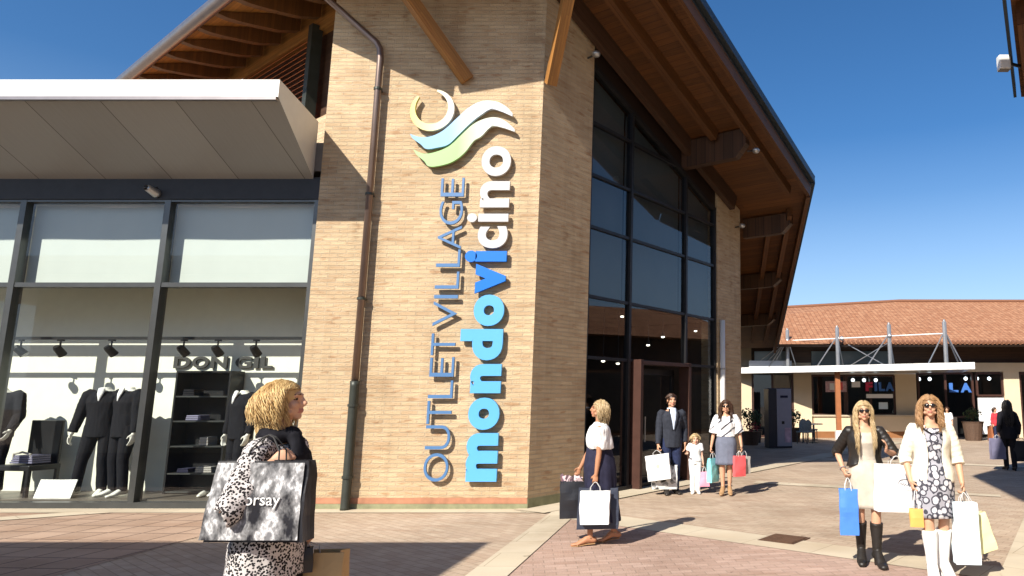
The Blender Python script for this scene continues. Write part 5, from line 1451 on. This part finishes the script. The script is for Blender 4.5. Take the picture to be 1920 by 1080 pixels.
def bag(label, grip, W_, D_, H_, m, rz=0.0, drop=0.16, handle='cord', tilt=0.0, roll=0.0, flare=0.03, extra=None, group=None, name='shopping_bag', seed=0, lean=0.0, open_top=True):
    """paper carrier: slightly bulged open-topped body, creased gussets, two cord handles meeting at the hand"""
    rnd = random.Random(seed)
    root = empty(name, label, 'bag', grip, rz, group)
    root.rotation_euler = (radians(tilt), radians(roll), rz)
    b = MB(); nx_, ny_, nz_ = 10, 4, 10
    def P(u, v, t):
        """u,v on the outline -1..1, t 0 bottom .. 1 top"""
        w = W_ / 2 * (1 - flare * (1 - t)); d = D_ / 2 * (1 - 0.35 * t * t)
        x, y = u * w, v * d
        if abs(u) > 0.999: x -= (1 if u > 0 else -1) * (1 - v * v) * 0.22 * D_ * (0.25 + 0.75 * t)   # gusset crease
        if abs(v) > 0.999: y += (1 if v > 0 else -1) * (1 - u * u) * 0.012 * (1 - abs(2 * t - 1)) 
        p = V((x + lean * t, y, -drop - H_ + H_ * t))
        q = p * 9 + V((seed * 3.1, seed, 0))
        return p + V((noise.noise(q), noise.noise(q + V((9, 0, 0))), 0)) * 0.010
    per = [(-1 + 2 * i / nx_, -1) for i in range(nx_)] + [(1, -1 + 2 * i / ny_) for i in range(ny_)] + [(1 - 2 * i / nx_, 1) for i in range(nx_)] + [(-1, 1 - 2 * i / ny_) for i in range(ny_)]
    rows = [[b.bm.verts.new(P(u, v, k / nz_)) for u, v in per] for k in range(nz_ + 1)]
    n = len(per)
    for k in range(nz_):
        for j in range(n): b.bm.faces.new((rows[k][j], rows[k][(j + 1) % n], rows[k + 1][(j + 1) % n], rows[k + 1][j]))
    b.bm.faces.new(list(reversed(rows[0])))
    o = b.build('bag_body', M[m] if isinstance(m, str) else m, root, False, fix=False)
    for f in o.data.polygons: f.use_smooth = False
    apply_to(o, [('SOLIDIFY', dict(thickness=0.003, offset=-1))])
    for y in (-1, 1):
        b = MB(); hw = W_ * 0.17
        yt = y * D_ / 2 * 0.62
        b.tube([V((-hw + lean, yt, -drop - 0.02)), V((-hw * 0.95 + lean * 0.8, yt * 0.9, -drop * 0.6)), V((-hw * 0.35, yt * 0.3, -0.012)), V((0, y * 0.006, 0.0)), V((hw * 0.35, yt * 0.3, -0.012)), V((hw * 0.95 + lean * 0.8, yt * 0.9, -drop * 0.6)), V((hw + lean, yt, -drop - 0.02))], 0.0042, 6)
        b.build('handle', M[handle], root)
    if extra: extra(root, W_, D_, H_, drop)
    return root

def open_jacket(s, name, m, f0, f1, grow=0.02, gap=50, flare=0.01, label=None, vneck=0.0):
    rows = []; n = 40; k = 14
    for i in range(k + 1):
        t = i / k; f = f0 + (f1 - f0) * t
        r = list(s.ring_at(max(f, 0.53), grow + flare * (1 - t))); r[0] = s.z(f); rows.append((t, r))
    b = MB(); G = []
    for t, r in rows:
        g = radians(gap) * (1.0 + vneck * max(0, t - 0.6) / 0.4)
        row = []
        for j in range(n + 1):
            a = radians(270) + g / 2 + (2 * pi - g) * j / n
            ed = min(j, n - j) / n
            w = 1 + 0.012 * sin(9 * a + 5 * t) + (0.04 * max(0, 0.08 - ed) / 0.08)
            row.append(b.bm.verts.new((r[3] + r[1] * w * cos(a), r[4] + r[2] * w * sin(a), r[0] + (0.03 * (0.1 - ed) / 0.1 if ed < 0.1 and t < 0.05 else 0))))
        G.append(row)
    for i in range(k):
        for j in range(n): b.bm.faces.new((G[i][j], G[i][j + 1], G[i + 1][j + 1], G[i + 1][j]))
    o = b.build(name, M[m], s.root, True)
    apply_to(o, [('SOLIDIFY', dict(thickness=0.012, offset=1.0)), ('SUBSURF', dict(levels=1, render_levels=1))])
    o.data.polygons.foreach_set('use_smooth', [True] * len(o.data.polygons))
    s.wrinkle(o, 0.006, 16)
    if label: o['label'] = label
    return o
def sleeves(s, name, m, upto, r0=1.2, r1=1.3, grow=0.008, vox=None, kfold=0.0016):
    for sd_ in 'rl':
        b = MB(); s.sleeve(b, sd_, upto, r0, r1, kfold, grow)
        s.cloth(name, b, m, vox=vox, wr=0.003)

# --- woman in the spotted tunic, in front at the left
f1 = Fig('blonde woman in a black and white spotted tunic carrying a big photo-print bag', (-2.17, 3.62, 0), radians(93), 1.79, True, 'skin', hsc=0.88, head_yaw=8, head_pitch=-5,
         build=0.93, wr=(-0.19, -0.07, 1.39), pr=(-0.5, 0.5, -1.0), wl=(0.20, -0.04, 1.02), pl=(0.3, 1, -0.3), dr=(0.35, -0.55, 0.45), vox=0.006, heel=0.04, ar=(-0.07, 0.1), al=(0.07, -0.12), hands=('grip', 'grip'))
b = MB(); f1.top(b, 0.455, 0.82, 0.014, 0.034); f1.sleeve(b, 'r', 0.80, 1.15, 1.4, 0.002, 0.009); f1.sleeve(b, 'l', 0.80, 1.15, 1.4, 0.002, 0.009)
f1.cloth('tunic', b, 'leopard', wr=0.008)
b = MB(); zz = f1.z(0.845)
b.tube([V((0.078 * cos(a), 0.004 + 0.070 * sin(a), zz + 0.012 * sin(3 * a))) for a in [2 * pi * i / 20 for i in range(21)]], 0.034, 10)
b.tube([V((-0.02, -0.085, zz - 0.01)), V((-0.03, -0.135, zz - 0.10)), V((0.0, -0.150, zz - 0.22)), V((0.02, -0.150, zz - 0.34))], [0.05, 0.075, 0.07, 0.05], 10, flat=[0.03, 0.03, 0.025, 0.02], up=(1, 0, 0), cap='round')
f1.cloth('scarf', b, 'black_cloth', wr=0.010)
f1.trousers('trousers', 'black_cloth', 0.003, 0.52); f1.shoes('shoe', 'leather_black')
f1.hair('hair_gold', 0.205, 2600, 0.55, 0.011, 0.02, 0.36, 0.0031, seed=3, inward=0.30, droop=0.22)

def photo_print(root, W_, D_, H_, drop):
    m, nt, bs = nodes('photo_print')
    vec = coords(nt, 'Object', scale=(1.3, 1, 0.7), rot=(0, radians(35), 0))
    a = tex_noise(nt, vec, 10, 6, 0.62); v = nt.nodes.new('ShaderNodeTexVoronoi'); v.inputs['Scale'].default_value = 55; nt.links.new(coords(nt), v.inputs['Vector'])
    c = ramp(nt, a, [(0.38, (0.02, 0.02, 0.025)), (0.47, (0.16, 0.16, 0.165)), (0.53, (0.30, 0.30, 0.31)), (0.57, (0.66, 0.66, 0.67)), (0.64, (0.20, 0.20, 0.21))])
    c = mix(nt, 0.35, c, ramp(nt, v.outputs['Distance'], [(0.2, (0.3, 0.3, 0.3)), (0.5, (1, 1, 1))]), 'MULTIPLY')
    nt.links.new(c, bs.inputs['Base Color']); bs.inputs['Roughness'].default_value = 0.28
    b = MB(); n = 14
    G = []
    for k in range(n + 1):
        t = 0.03 + 0.95 * k / n; row = []
        for i in range(n + 1):
            u = -0.97 + 1.94 * i / n
            x = u * W_ / 2 * (1 - 0.0 * (1 - t)); y = -D_ / 2 * (1 - 0.35 * t * t) - 0.012 * (1 - u * u) * (1 - abs(2 * t - 1)) - 0.010
            row.append(b.bm.verts.new((x * (1.10 - 0.12 * t) - 0.02 * (1 - t), y + 0.006 * noise.noise(V((u * 3, t * 4, 1))), -drop - H_ + H_ * t)))
        G.append(row)
    for k in range(n):
        for i in range(n): b.bm.faces.new((G[k][i], G[k][i + 1], G[k + 1][i + 1], G[k + 1][i]))
    b.build('print', m, root, True)
    me = fit(text_mesh('orsay', 0.0, 0.004), lambda u, v, w: V((-0.045 + 0.165 * u, -D_ / 2 - 0.020 - 0.003 * w, -drop - H_ * 0.585 + 0.052 * v)))
    link_mesh('lettering', me, M['white_ink'], root)
bag('large glossy black and white photo-print bag under the arm of the spotted-tunic woman', (-2.085, 3.40, 1.53), 0.43, 0.10, 0.365, 'bag_black', radians(0), 0.12, 'cord_dark', roll=0, flare=-0.06, extra=photo_print, seed=2, lean=0.0)
g = f1.grip('l')
bag('brown kraft paper bag in the far hand of the woman in front', (g.x - 0.04, g.y + 0.02, g.z), 0.46, 0.15, 0.42, 'bag_kraft', radians(8), 0.06, 'cord', seed=4, flare=0.0)
bag('small black bag hanging beside the kraft bag at the left', (g.x + 0.02, g.y - 0.08, g.z + 0.03), 0.11, 0.06, 0.12, 'bag_black', radians(30), 0.05, 'cord_dark', seed=5)

# --- woman with a white shawl walking to the left
f2 = Fig('woman in a long navy dress and white shawl walking left past the brick corner', (-1.27, 8.56, 0), radians(-80), 1.68, True, 'skin_brown', hsc=0.93, wl=(0.21, -0.03, 0.80), wr=(-0.20, -0.24, 0.80), pl=(0.2, 1, 0), head_pitch=-3, head_yaw=4,
         ar=(-0.05, 0.22, 0.035), al=(0.05, -0.08), vox=0.007, heel=0.03)
f2.skirt('dress', 'navy_cloth', 0.70, 0.15, 0.072, 0.128, 1.0, 9, 0.045, dy=0.07)
b = MB(); f2.top(b, 0.60, 0.82, 0.012); f2.cloth('bodice', b, 'navy_cloth')
b = MB(); rows = dense([(f2.z(f), rx * f2.H, ry * f2.H, 0, cy * f2.H) for f, rx, ry, cy in ((0.655, 0.118, 0.092, 0.018), (0.70, 0.138, 0.094, 0.006), (0.755, 0.142, 0.088, 0.0), (0.80, 0.138, 0.074, 0.002), (0.828, 0.098, 0.052, 0.006), (0.845, 0.040, 0.038, 0.006))], 4)
loft(b, rows, 48, True, 0, lambda a, t: 1 + 0.018 * (1 - t) * sin(7 * a + 5 * t)); f2.cloth('shawl', b, 'white_cloth', wr=0.016, smooth=2)
f2.sandals('sandal', 'sandal')
f2.hair('hair_blonde', 0.22, 1000, 1.2, 0.008, 0.0, 0.40, 0.0045, seed=11, droop=0.26)
def sq_label(m='white_ink', w=0.05, h=0.02, zf=0.45):
    def fn(root, W_, D_, H_, drop):
        b = MB(); b.box((0, -D_ / 2 * 0.9 - 0.008, -drop - H_ * zf), (w, 0.004, h)); b.build('print', M[m], root)
    return fn
g = f2.grip('l')
bag('white square paper bag in the near hand of the woman with the white shawl', (g.x + 0.01, g.y - 0.03, g.z), 0.34, 0.10, 0.37, 'bag_white', radians(3), 0.10, 'cord', seed=6, flare=0.02)
bag('large dark navy bag behind the white square bag of the shawl woman', (g.x + 0.03, g.y + 0.10, g.z + 0.01), 0.46, 0.14, 0.46, 'bag_navy', radians(6), 0.09, 'cord_dark', seed=7, flare=-0.05)
g = f2.grip('r')
def tissue(root, W_, D_, H_, drop):
    b = MB()
    for q in range(13):
        p = V((random.uniform(-0.4, 0.4) * W_, random.uniform(-0.3, 0.3) * D_, -drop + random.uniform(-0.03, 0.02)))
        a = V((random.gauss(0, 1), random.gauss(0, 1), abs(random.gauss(0, 1)) + 0.8)).normalized() * random.uniform(0.05, 0.10); w = a.cross(V((random.gauss(0, 1), random.gauss(0, 1), 0.2))).normalized() * 0.045
        b.poly([p - w, p + w, p + a + w * 0.6, p + a * 1.1 - w * 0.5])
    b.build('tissue_paper', M['tissue'], root, fix=False)
    sq_label('white_ink', 0.08, 0.02, 0.5)(root, W_, D_, H_, drop)
bag('black bag stuffed with pink tissue, held ahead by the woman with the shawl', (g.x - 0.05, g.y, g.z - 0.02), 0.30, 0.14, 0.43, 'bag_black', radians(10), 0.06, 'cord_dark', seed=8, extra=tissue)

# --- man in a dark suit jacket at the entrance
f3 = Fig('man in a dark jacket and pale blue shirt standing before the entrance door', (-0.60, 13.0, 0), radians(16), 1.79, False, 'skin', wr=(-0.27, -0.10, 0.86), wl=(0.26, 0.0, 0.90), head_yaw=4, vox=0.009, heel=0.025, ar=(-0.09, -0.02), al=(0.09, 0.04), hands=('grip', 'relaxed'))
b = MB(); f3.top(b, 0.455, 0.825, 0.022, 0.012); f3.sleeve(b, 'r', 0.98, 1.08, 1.35); f3.sleeve(b, 'l', 0.98, 1.08, 1.35)
f3.cloth('jacket', b, 'suit_cloth', wr=0.007)
b = MB(); H = f3.H; yc = f3.ring_at(0.735, 0.022); yf = yc[4] - yc[2]
b.tube([V((0, yf + 0.055, f3.z(0.845))), V((0.0, yf + 0.020, f3.z(0.80))), V((0.01, yf + 0.0, f3.z(0.735))), V((0.015, yf + 0.008, f3.z(0.64)))], [0.070, 0.072, 0.050, 0.018], 12, flat=[0.03, 0.025, 0.02, 0.014], up=(1, 0, 0), cap='round')
b.tube([V((0.068 * cos(a), 0.006 + 0.066 * sin(a), f3.z(0.850))) for a in [2 * pi * i / 16 for i in range(17)]], 0.018, 8)
f3.cloth('shirt', b, 'blue_shirt')
b = MB()
for sx in (-1, 1):
    b.tube([V((0.060 * sx, yf + 0.045, f3.z(0.845))), V((0.070 * sx, yf + 0.010, f3.z(0.79))), V((0.048 * sx, yf - 0.008, f3.z(0.72))), V((0.015 * sx, yf - 0.004, f3.z(0.63)))], [0.022, 0.036, 0.026, 0.008], 8, flat=[0.012] * 4, up=(1, 0, 0), cap='round')
f3.cloth('lapel', b, 'suit_cloth', smooth=1)
f3.trousers('trousers', 'denim', 0.016); f3.shoes('shoe', 'leather_black', 0.009)
f3.hair('hair_brown', 0.045, 420, 0.45, 0.002, 0.1, 0.50, 0.006, seed=21)
g = f3.grip('r')
def dot_logo(root, W_, D_, H_, drop):
    b = MB(); b.tube([(0, -D_ / 2 * 0.95 - 0.008, -drop - H_ * 0.45), (0, -D_ / 2 * 0.95 - 0.012, -drop - H_ * 0.45)], 0.035, 16); b.build('print', M['bag_yellow'], root)
bag('white paper bag with a pale round mark held by the man in the jacket', (g.x - 0.04, g.y - 0.05, g.z), 0.42, 0.13, 0.44, 'bag_white', radians(-4), 0.08, 'cord', roll=-8, seed=9, extra=dot_logo)
M['bag_mottled'] = print_mat('grey_photo_paper', [(0.0, (0.03, 0.03, 0.03)), (0.25, (0.25, 0.25, 0.25)), (0.4, (0.62, 0.62, 0.62))], 9, dist=0.2, rough=0.3)
bag('black and white mottled bag below the white one beside the man in the dark jacket', (g.x + 0.10, g.y + 0.09, g.z), 0.46, 0.14, 0.42, 'bag_mottled', radians(8), 0.27, 'cord_dark', seed=10)

# --- small girl in white
f4 = Fig('small blonde girl in a white shirt and white trousers beside the man', (-0.16, 13.05, 0), radians(6), 1.06, True, 'skin_pale', wr=(-0.17, -0.12, 0.72), pr=(-0.5, 0.6, -1), wl=(0.15, -0.02, 0.50), vox=0.008, heel=0.02, kid_=True, hands=('relaxed', 'grip'))
b = MB(); f4.top(b, 0.53, 0.825, 0.014, 0.012); f4.sleeve(b, 'r', 0.30, 1.35, 1.5); f4.sleeve(b, 'l', 0.30, 1.35, 1.5); f4.cloth('shirt', b, 'white_cloth', wr=0.005)
f4.trousers('trousers', 'white_cloth', 0.014, wide=1.3); f4.shoes('shoe', 'boot_white', 0.006)
f4.hair('hair_blonde', 0.10, 380, 0.8, 0.006, 0.0, 0.42, 0.006, seed=31)
g = f4.grip('l')
bag('little pink paper bag in the hand of the girl in white', (g.x + 0.02, g.y, g.z), 0.19, 0.08, 0.26, 'bag_pink', radians(10), 0.09, 'cord', seed=12)

# --- woman in a white top and grey skirt
m, nt, bs = nodes('white_striped_cotton')
vec = coords(nt, 'Object', rot=(0, radians(38), 0))
wv = nt.nodes.new('ShaderNodeTexWave'); wv.bands_direction = 'Z'; wv.inputs['Scale'].default_value = 2.6; wv.inputs['Distortion'].default_value = 1.5; nt.links.new(vec, wv.inputs['Vector'])
st = ramp(nt, wv.outputs['Fac'], [(0.0, (0.06, 0.06, 0.08)), (0.14, (0.76, 0.76, 0.77))], 'CONSTANT')
mk = tex_noise(nt, coords(nt, 'Object', loc=(0.3, 0.1, 0.2)), 4.0, 2)
nt.links.new(mix(nt, ramp(nt, mk, [(0.47, (0, 0, 0)), (0.53, (1, 1, 1))]), (0.76, 0.76, 0.77), st), bs.inputs['Base Color']); bs.inputs['Roughness'].default_value = 0.9
M['striped'] = m
f5 = Fig('dark-haired woman in a loose white striped top and grey blue skirt by the pillar', (0.40, 12.86, 0), radians(-4), 1.67, True, 'skin', wr=(-0.27, -0.03, 0.83), wl=(0.28, -0.04, 0.85), vox=0.008, heel=0.07, toe=(0, 0), ar=(-0.06, -0.02), al=(0.06, 0.02))
b = MB(); f5.top(b, 0.60, 0.825, 0.022, 0.02); f5.sleeve(b, 'r', 0.52, 1.15, 2.2, 0.002, 0.010); f5.sleeve(b, 'l', 0.52, 1.15, 2.2, 0.002, 0.010); f5.cloth('top', b, 'striped', wr=0.010)
f5.skirt('skirt', 'grey_skirt', 0.635, 0.29, 0.082, 0.122, 0.80, 9, 0.03)
f5.shoes('shoe', 'sandal', 0.004)
f5.hair('hair_brown', 0.36, 480, 0.9, 0.006, 0.0, 0.45, 0.007, seed=41); f5.glasses()
g = f5.grip('r'); bag('turquoise paper bag held by the woman in the grey blue skirt', (g.x + 0.03, g.y, g.z), 0.26, 0.10, 0.42, 'bag_turq', radians(58), 0.11, 'cord', seed=13)
g = f5.grip('l'); bag('coral red paper bag held by the woman in the grey blue skirt', (g.x - 0.04, g.y - 0.03, g.z), 0.22, 0.09, 0.36, 'bag_red', radians(30), 0.08, 'cord', seed=14)
bag('small grey paper bag beside the coral red bag of the woman in the skirt', (g.x + 0.06, g.y + 0.10, g.z), 0.20, 0.09, 0.30, 'bag_grey', radians(20), 0.10, 'cord', seed=15)

# --- two women walking towards the camera on the right
f6 = Fig('long-haired blonde woman in a short black jacket and tall black boots', (1.72, 7.60, 0), radians(-3), 1.67, True, 'skin', hsc=0.93, wr=(-0.235, -0.03, 0.955), pr=(-0.5, 1, 0), wl=(0.175, -0.27, 1.17), pl=(0.9, 0.4, -1.0), dl=(-0.05, -0.35, 0.7), vox=0.0065, heel=0.07, ar=(-0.07, 0.03), al=(0.075, -0.10), head_yaw=-4, hands=('grip', 'relaxed'))
b = MB(); f6.top(b, 0.44, 0.80, 0.012, 0.0, n=16); o = f6.cloth('dress_top', b, 'greige_cloth', wr=0.005)
f6.skirt('dress', 'greige_cloth', 0.62, 0.315, 0.078, 0.112, 0.84, 7, 0.04)
open_jacket(f6, 'jacket', 'leather_black', 0.575, 0.822, 0.022, 62, 0.012); sleeves(f6, 'sleeve', 'leather_black', 0.60, 1.12, 1.4, 0.008)
f6.boots('boot', 'leather_black', 0.225, 0.012)
f6.hair('hair_blonde', 0.56, 1100, 0.8, 0.008, 0.0, 0.45, 0.0042, seed=51, droop=0.34); f6.glasses()
b = MB(); w_ = f6.J['wr'].lerp(f6.J['er'], 0.08); d = (f6.J['wr'] - f6.J['er']).normalized()
b.tube([w_ + (d.orthogonal().normalized() * cos(a) + d.cross(d.orthogonal().normalized()) * sin(a)) * 0.032 for a in [2 * pi * i / 14 for i in range(15)]], 0.006, 6); b.build('bracelet', M['steel'], f6.root)
g = f6.grip('r')
def blue_lines(root, W_, D_, H_, drop):
    b = MB()
    for x in (-0.02, 0.035): b.box((x, -D_ / 2 * 0.85 - 0.008, -drop - H_ * 0.5), (0.010, 0.004, H_ * 0.85))
    b.build('print', M['bag_pale'], root)
bag('bright blue paper bag in the hand of the woman in the black jacket', (g.x + 0.0, g.y - 0.02, g.z - 0.02), 0.19, 0.10, 0.46, 'bag_blue', radians(-6), 0.11, 'cord', seed=16)
def oval_logo(root, W_, D_, H_, drop):
    zc = -drop - H_ * 0.42; xc = 0.09; y = -D_ / 2 * 0.9 - 0.012
    b = MB()
    b.tube([V((xc + 0.095 * cos(a) + 0.0 * sin(a), y, zc + 0.055 * sin(a) - 0.018 * cos(a))) for a in [2 * pi * i / 32 for i in range(33)]], 0.0040, 5)
    b.build('oval', M['grey_ink'], root)
    b = MB()
    b.tube([V((xc - 0.075 + 0.15 * t, y, zc + 0.012 - 0.030 * t + 0.014 * sin(t * 38) * (1 - 0.4 * t))) for t in [i / 60 for i in range(61)]], 0.0042, 5)
    b.build('script', M['grey_ink'], root)
e = f6.world(f6.J['el'].lerp(f6.J['wl'], 0.30))
bag('big white bag with a thin grey oval on the arm of the black-jacketed woman', (e.x + 0.02, e.y - 0.06, e.z - 0.02), 0.44, 0.13, 0.47, 'bag_white', radians(5), 0.085, 'cord', roll=2, seed=17, extra=oval_logo, flare=0.0)

f7 = Fig('auburn-haired woman in a cream cardigan, black and white dress and white boots', (2.24, 7.0, 0), radians(-4), 1.73, True, 'skin', hsc=0.93, wr=(-0.215, -0.03, 0.90), wl=(0.265, -0.05, 0.89), pr=(-0.5, 1, 0), pl=(0.5, 1, 0), vox=0.0065, heel=0.07, ar=(-0.06, -0.06), al=(0.07, 0.03), head_yaw=-10, head_pitch=-3)
b = MB(); f7.top(b, 0.45, 0.812, 0.014, n=16); f7.cloth('dress_top', b, 'floral')
o = f7.skirt('dress', 'floral', 0.62, 0.305, 0.080, 0.116, 0.84, 8, 0.035)
open_jacket(f7, 'cardigan', 'cream_cloth', 0.50, 0.828, 0.016, 44, 0.022, vneck=0.3); sleeves(f7, 'sleeve', 'cream_cloth', 0.66, 1.15, 1.55, 0.009)
b = MB()
for sx in (-1, 1):
    r = f7.ring_at(0.795, 0.045)
    b.tube([V((0.018 * sx, r[4] - r[2] * 0.98, f7.z(0.782))), V((0.055 * sx, r[4] - r[2] * 0.92, f7.z(0.795))), V((0.088 * sx, r[4] - r[2] * 0.72, f7.z(0.810)))], 0.006, 6)
b.build('trim', M['leather_black'], f7.root)
f7.boots('boot', 'boot_white', 0.235, 0.016)
f7.hair('hair_auburn', 0.35, 1200, 1.0, 0.010, 0.05, 0.42, 0.0045, seed=61, droop=0.28); f7.glasses()
g = f7.grip('r')
bag('small orange paper bag on long cords held by the woman in cream', (g.x, g.y - 0.02, g.z), 0.13, 0.07, 0.17, 'bag_orange', radians(-12), 0.17, 'cord', seed=18)
g = f7.grip('l')
bag('tall pale blue white bag in the hand of the woman in the cream cardigan', (g.x + 0.0, g.y - 0.03, g.z), 0.23, 0.11, 0.56, 'bag_pale', radians(-4), 0.09, 'cord', seed=19, flare=0.0)
bag('pale yellow bag swinging behind the tall pale blue white bag', (g.x + 0.05, g.y + 0.10, g.z), 0.26, 0.10, 0.36, 'bag_yellow', radians(6), 0.24, 'cord', seed=20, roll=-16)

# --- people further off
f8 = Fig('dark-clothed long-haired woman walking away in the shade at the right edge', (7.40, 17.2, 0), radians(176), 1.66, True, 'skin', wl=(0.24, 0.0, 0.90), wr=(-0.24, 0.0, 0.84), vox=0.012, heel=0.03, ar=(-0.06, 0.12), al=(0.06, -0.10))
b = MB(); f8.top(b, 0.44, 0.82, 0.03, 0.02); f8.sleeve(b, 'r', 0.97, 1.35, 1.5); f8.sleeve(b, 'l', 0.97, 1.35, 1.5); f8.cloth('coat', b, 'black_cloth', wr=0.008)
f8.trousers('trousers', 'black_cloth', 0.014); f8.shoes('shoe', 'leather_black')
f8.hair('hair_black', 0.55, 320, 1.0, 0.006, 0.0, 0.45, 0.010, seed=71, droop=0.34)
g = f8.grip('l'); bag('violet grey paper bag held by the dark-clothed woman walking away', (g.x - 0.05, g.y, g.z), 0.36, 0.13, 0.50, 'bag_violet', radians(4), 0.08, 'cord', seed=22, extra=sq_label('bag_black', 0.10, 0.05, 0.55))
g = f8.grip('r'); bag('large black bag cut off by the right edge beside the woman walking away', (g.x + 0.05, g.y - 0.05, g.z), 0.44, 0.14, 0.48, 'bag_black', radians(-4), 0.07, 'cord_dark', seed=23)
f9 = Fig('small person in a red top before the white shutter of the far shop', (11.72, 28.4, 0), radians(30), 1.36, True, 'skin', vox=0.014, hands=('relaxed', 'relaxed'))
b = MB(); f9.top(b, 0.46, 0.82, 0.03, 0.02); f9.sleeve(b, 'r', 0.9, 1.4, 1.5); f9.sleeve(b, 'l', 0.9, 1.4, 1.5); f9.cloth('top', b, 'red_cloth')
f9.trousers('trousers', 'denim', 0.014); f9.shoes('shoe', 'leather_black'); f9.hair('hair_brown', 0.16, 160, 0.9, 0.004, 0, 0.45, 0.012, seed=81)
f10 = Fig('person in a white top standing behind the woman in the cream cardigan', (9.66, 28.0, 0), radians(-20), 1.38, True, 'skin', vox=0.014, hands=('relaxed', 'relaxed'))
b = MB(); f10.top(b, 0.50, 0.82, 0.025, 0.02); f10.sleeve(b, 'r', 0.5, 1.4, 1.6); f10.sleeve(b, 'l', 0.5, 1.4, 1.6); f10.cloth('top', b, 'white_cloth')
f10.trousers('trousers', 'grey_skirt', 0.014); f10.shoes('shoe', 'leather_black'); f10.hair('hair_brown', 0.10, 160, 0.7, 0.003, 0, 0.45, 0.012, seed=91)

# --- headless mannequins in black suits
for x, y, rz, H, wr, wl, ar, al, lab in (
    (-10.12, 11.86, 14, 2.06, (-0.36, -0.10, 0.98), None, (-0.22, 0.02), (0.10, 0.0), 'headless mannequin in a black suit with legs apart, left of the leaning pair'),
    (-9.70, 11.84, -16, 2.06, None, (0.30, -0.06, 0.96), (-0.10, 0.02), (0.10, 0.0), 'headless mannequin in a black suit standing right beside the thick mullion'),
    (-11.86, 11.86, 20, 2.04, None, (0.26, -0.20, 1.05), (-0.10, 0.02), (0.10, 0.0), 'headless mannequin in a black suit cut off by the left picture edge'),
    (-7.78, 11.86, -28, 2.0, (-0.33, -0.05, 0.95), None, (-0.10, 0.02), (0.10, 0.0), 'headless mannequin in a black suit right of the black shelf unit')):
    f = Fig(lab, (x, y, 0.12), radians(rz), H, False, 'mannequin', wr=wr, wl=wl, ar=ar, al=al, vox=0.011, head=False, name='mannequin', cat='mannequin', group='headless suit mannequins in the shop window', hands=('relaxed', 'relaxed'))
    b = MB(); f.top(b, 0.455, 0.828, 0.022, 0.012); f.sleeve(b, 'r', 0.97, 1.25, 1.45); f.sleeve(b, 'l', 0.97, 1.25, 1.45); f.cloth('jacket', b, 'black_cloth', wr=0.008)
    b = MB(); r_ = f.ring_at(0.735, 0.022); yf = r_[4] - r_[2]
    b.tube([V((0, yf + 0.055, f.z(0.845))), V((0, yf + 0.018, f.z(0.80))), V((0, yf + 0.0, f.z(0.75)))], [0.055, 0.045, 0.012], 10, flat=[0.03, 0.022, 0.012], up=(1, 0, 0), cap='round')
    f.cloth('shirt', b, 'white_cloth')
    f.trousers('trousers', 'black_cloth', 0.016)
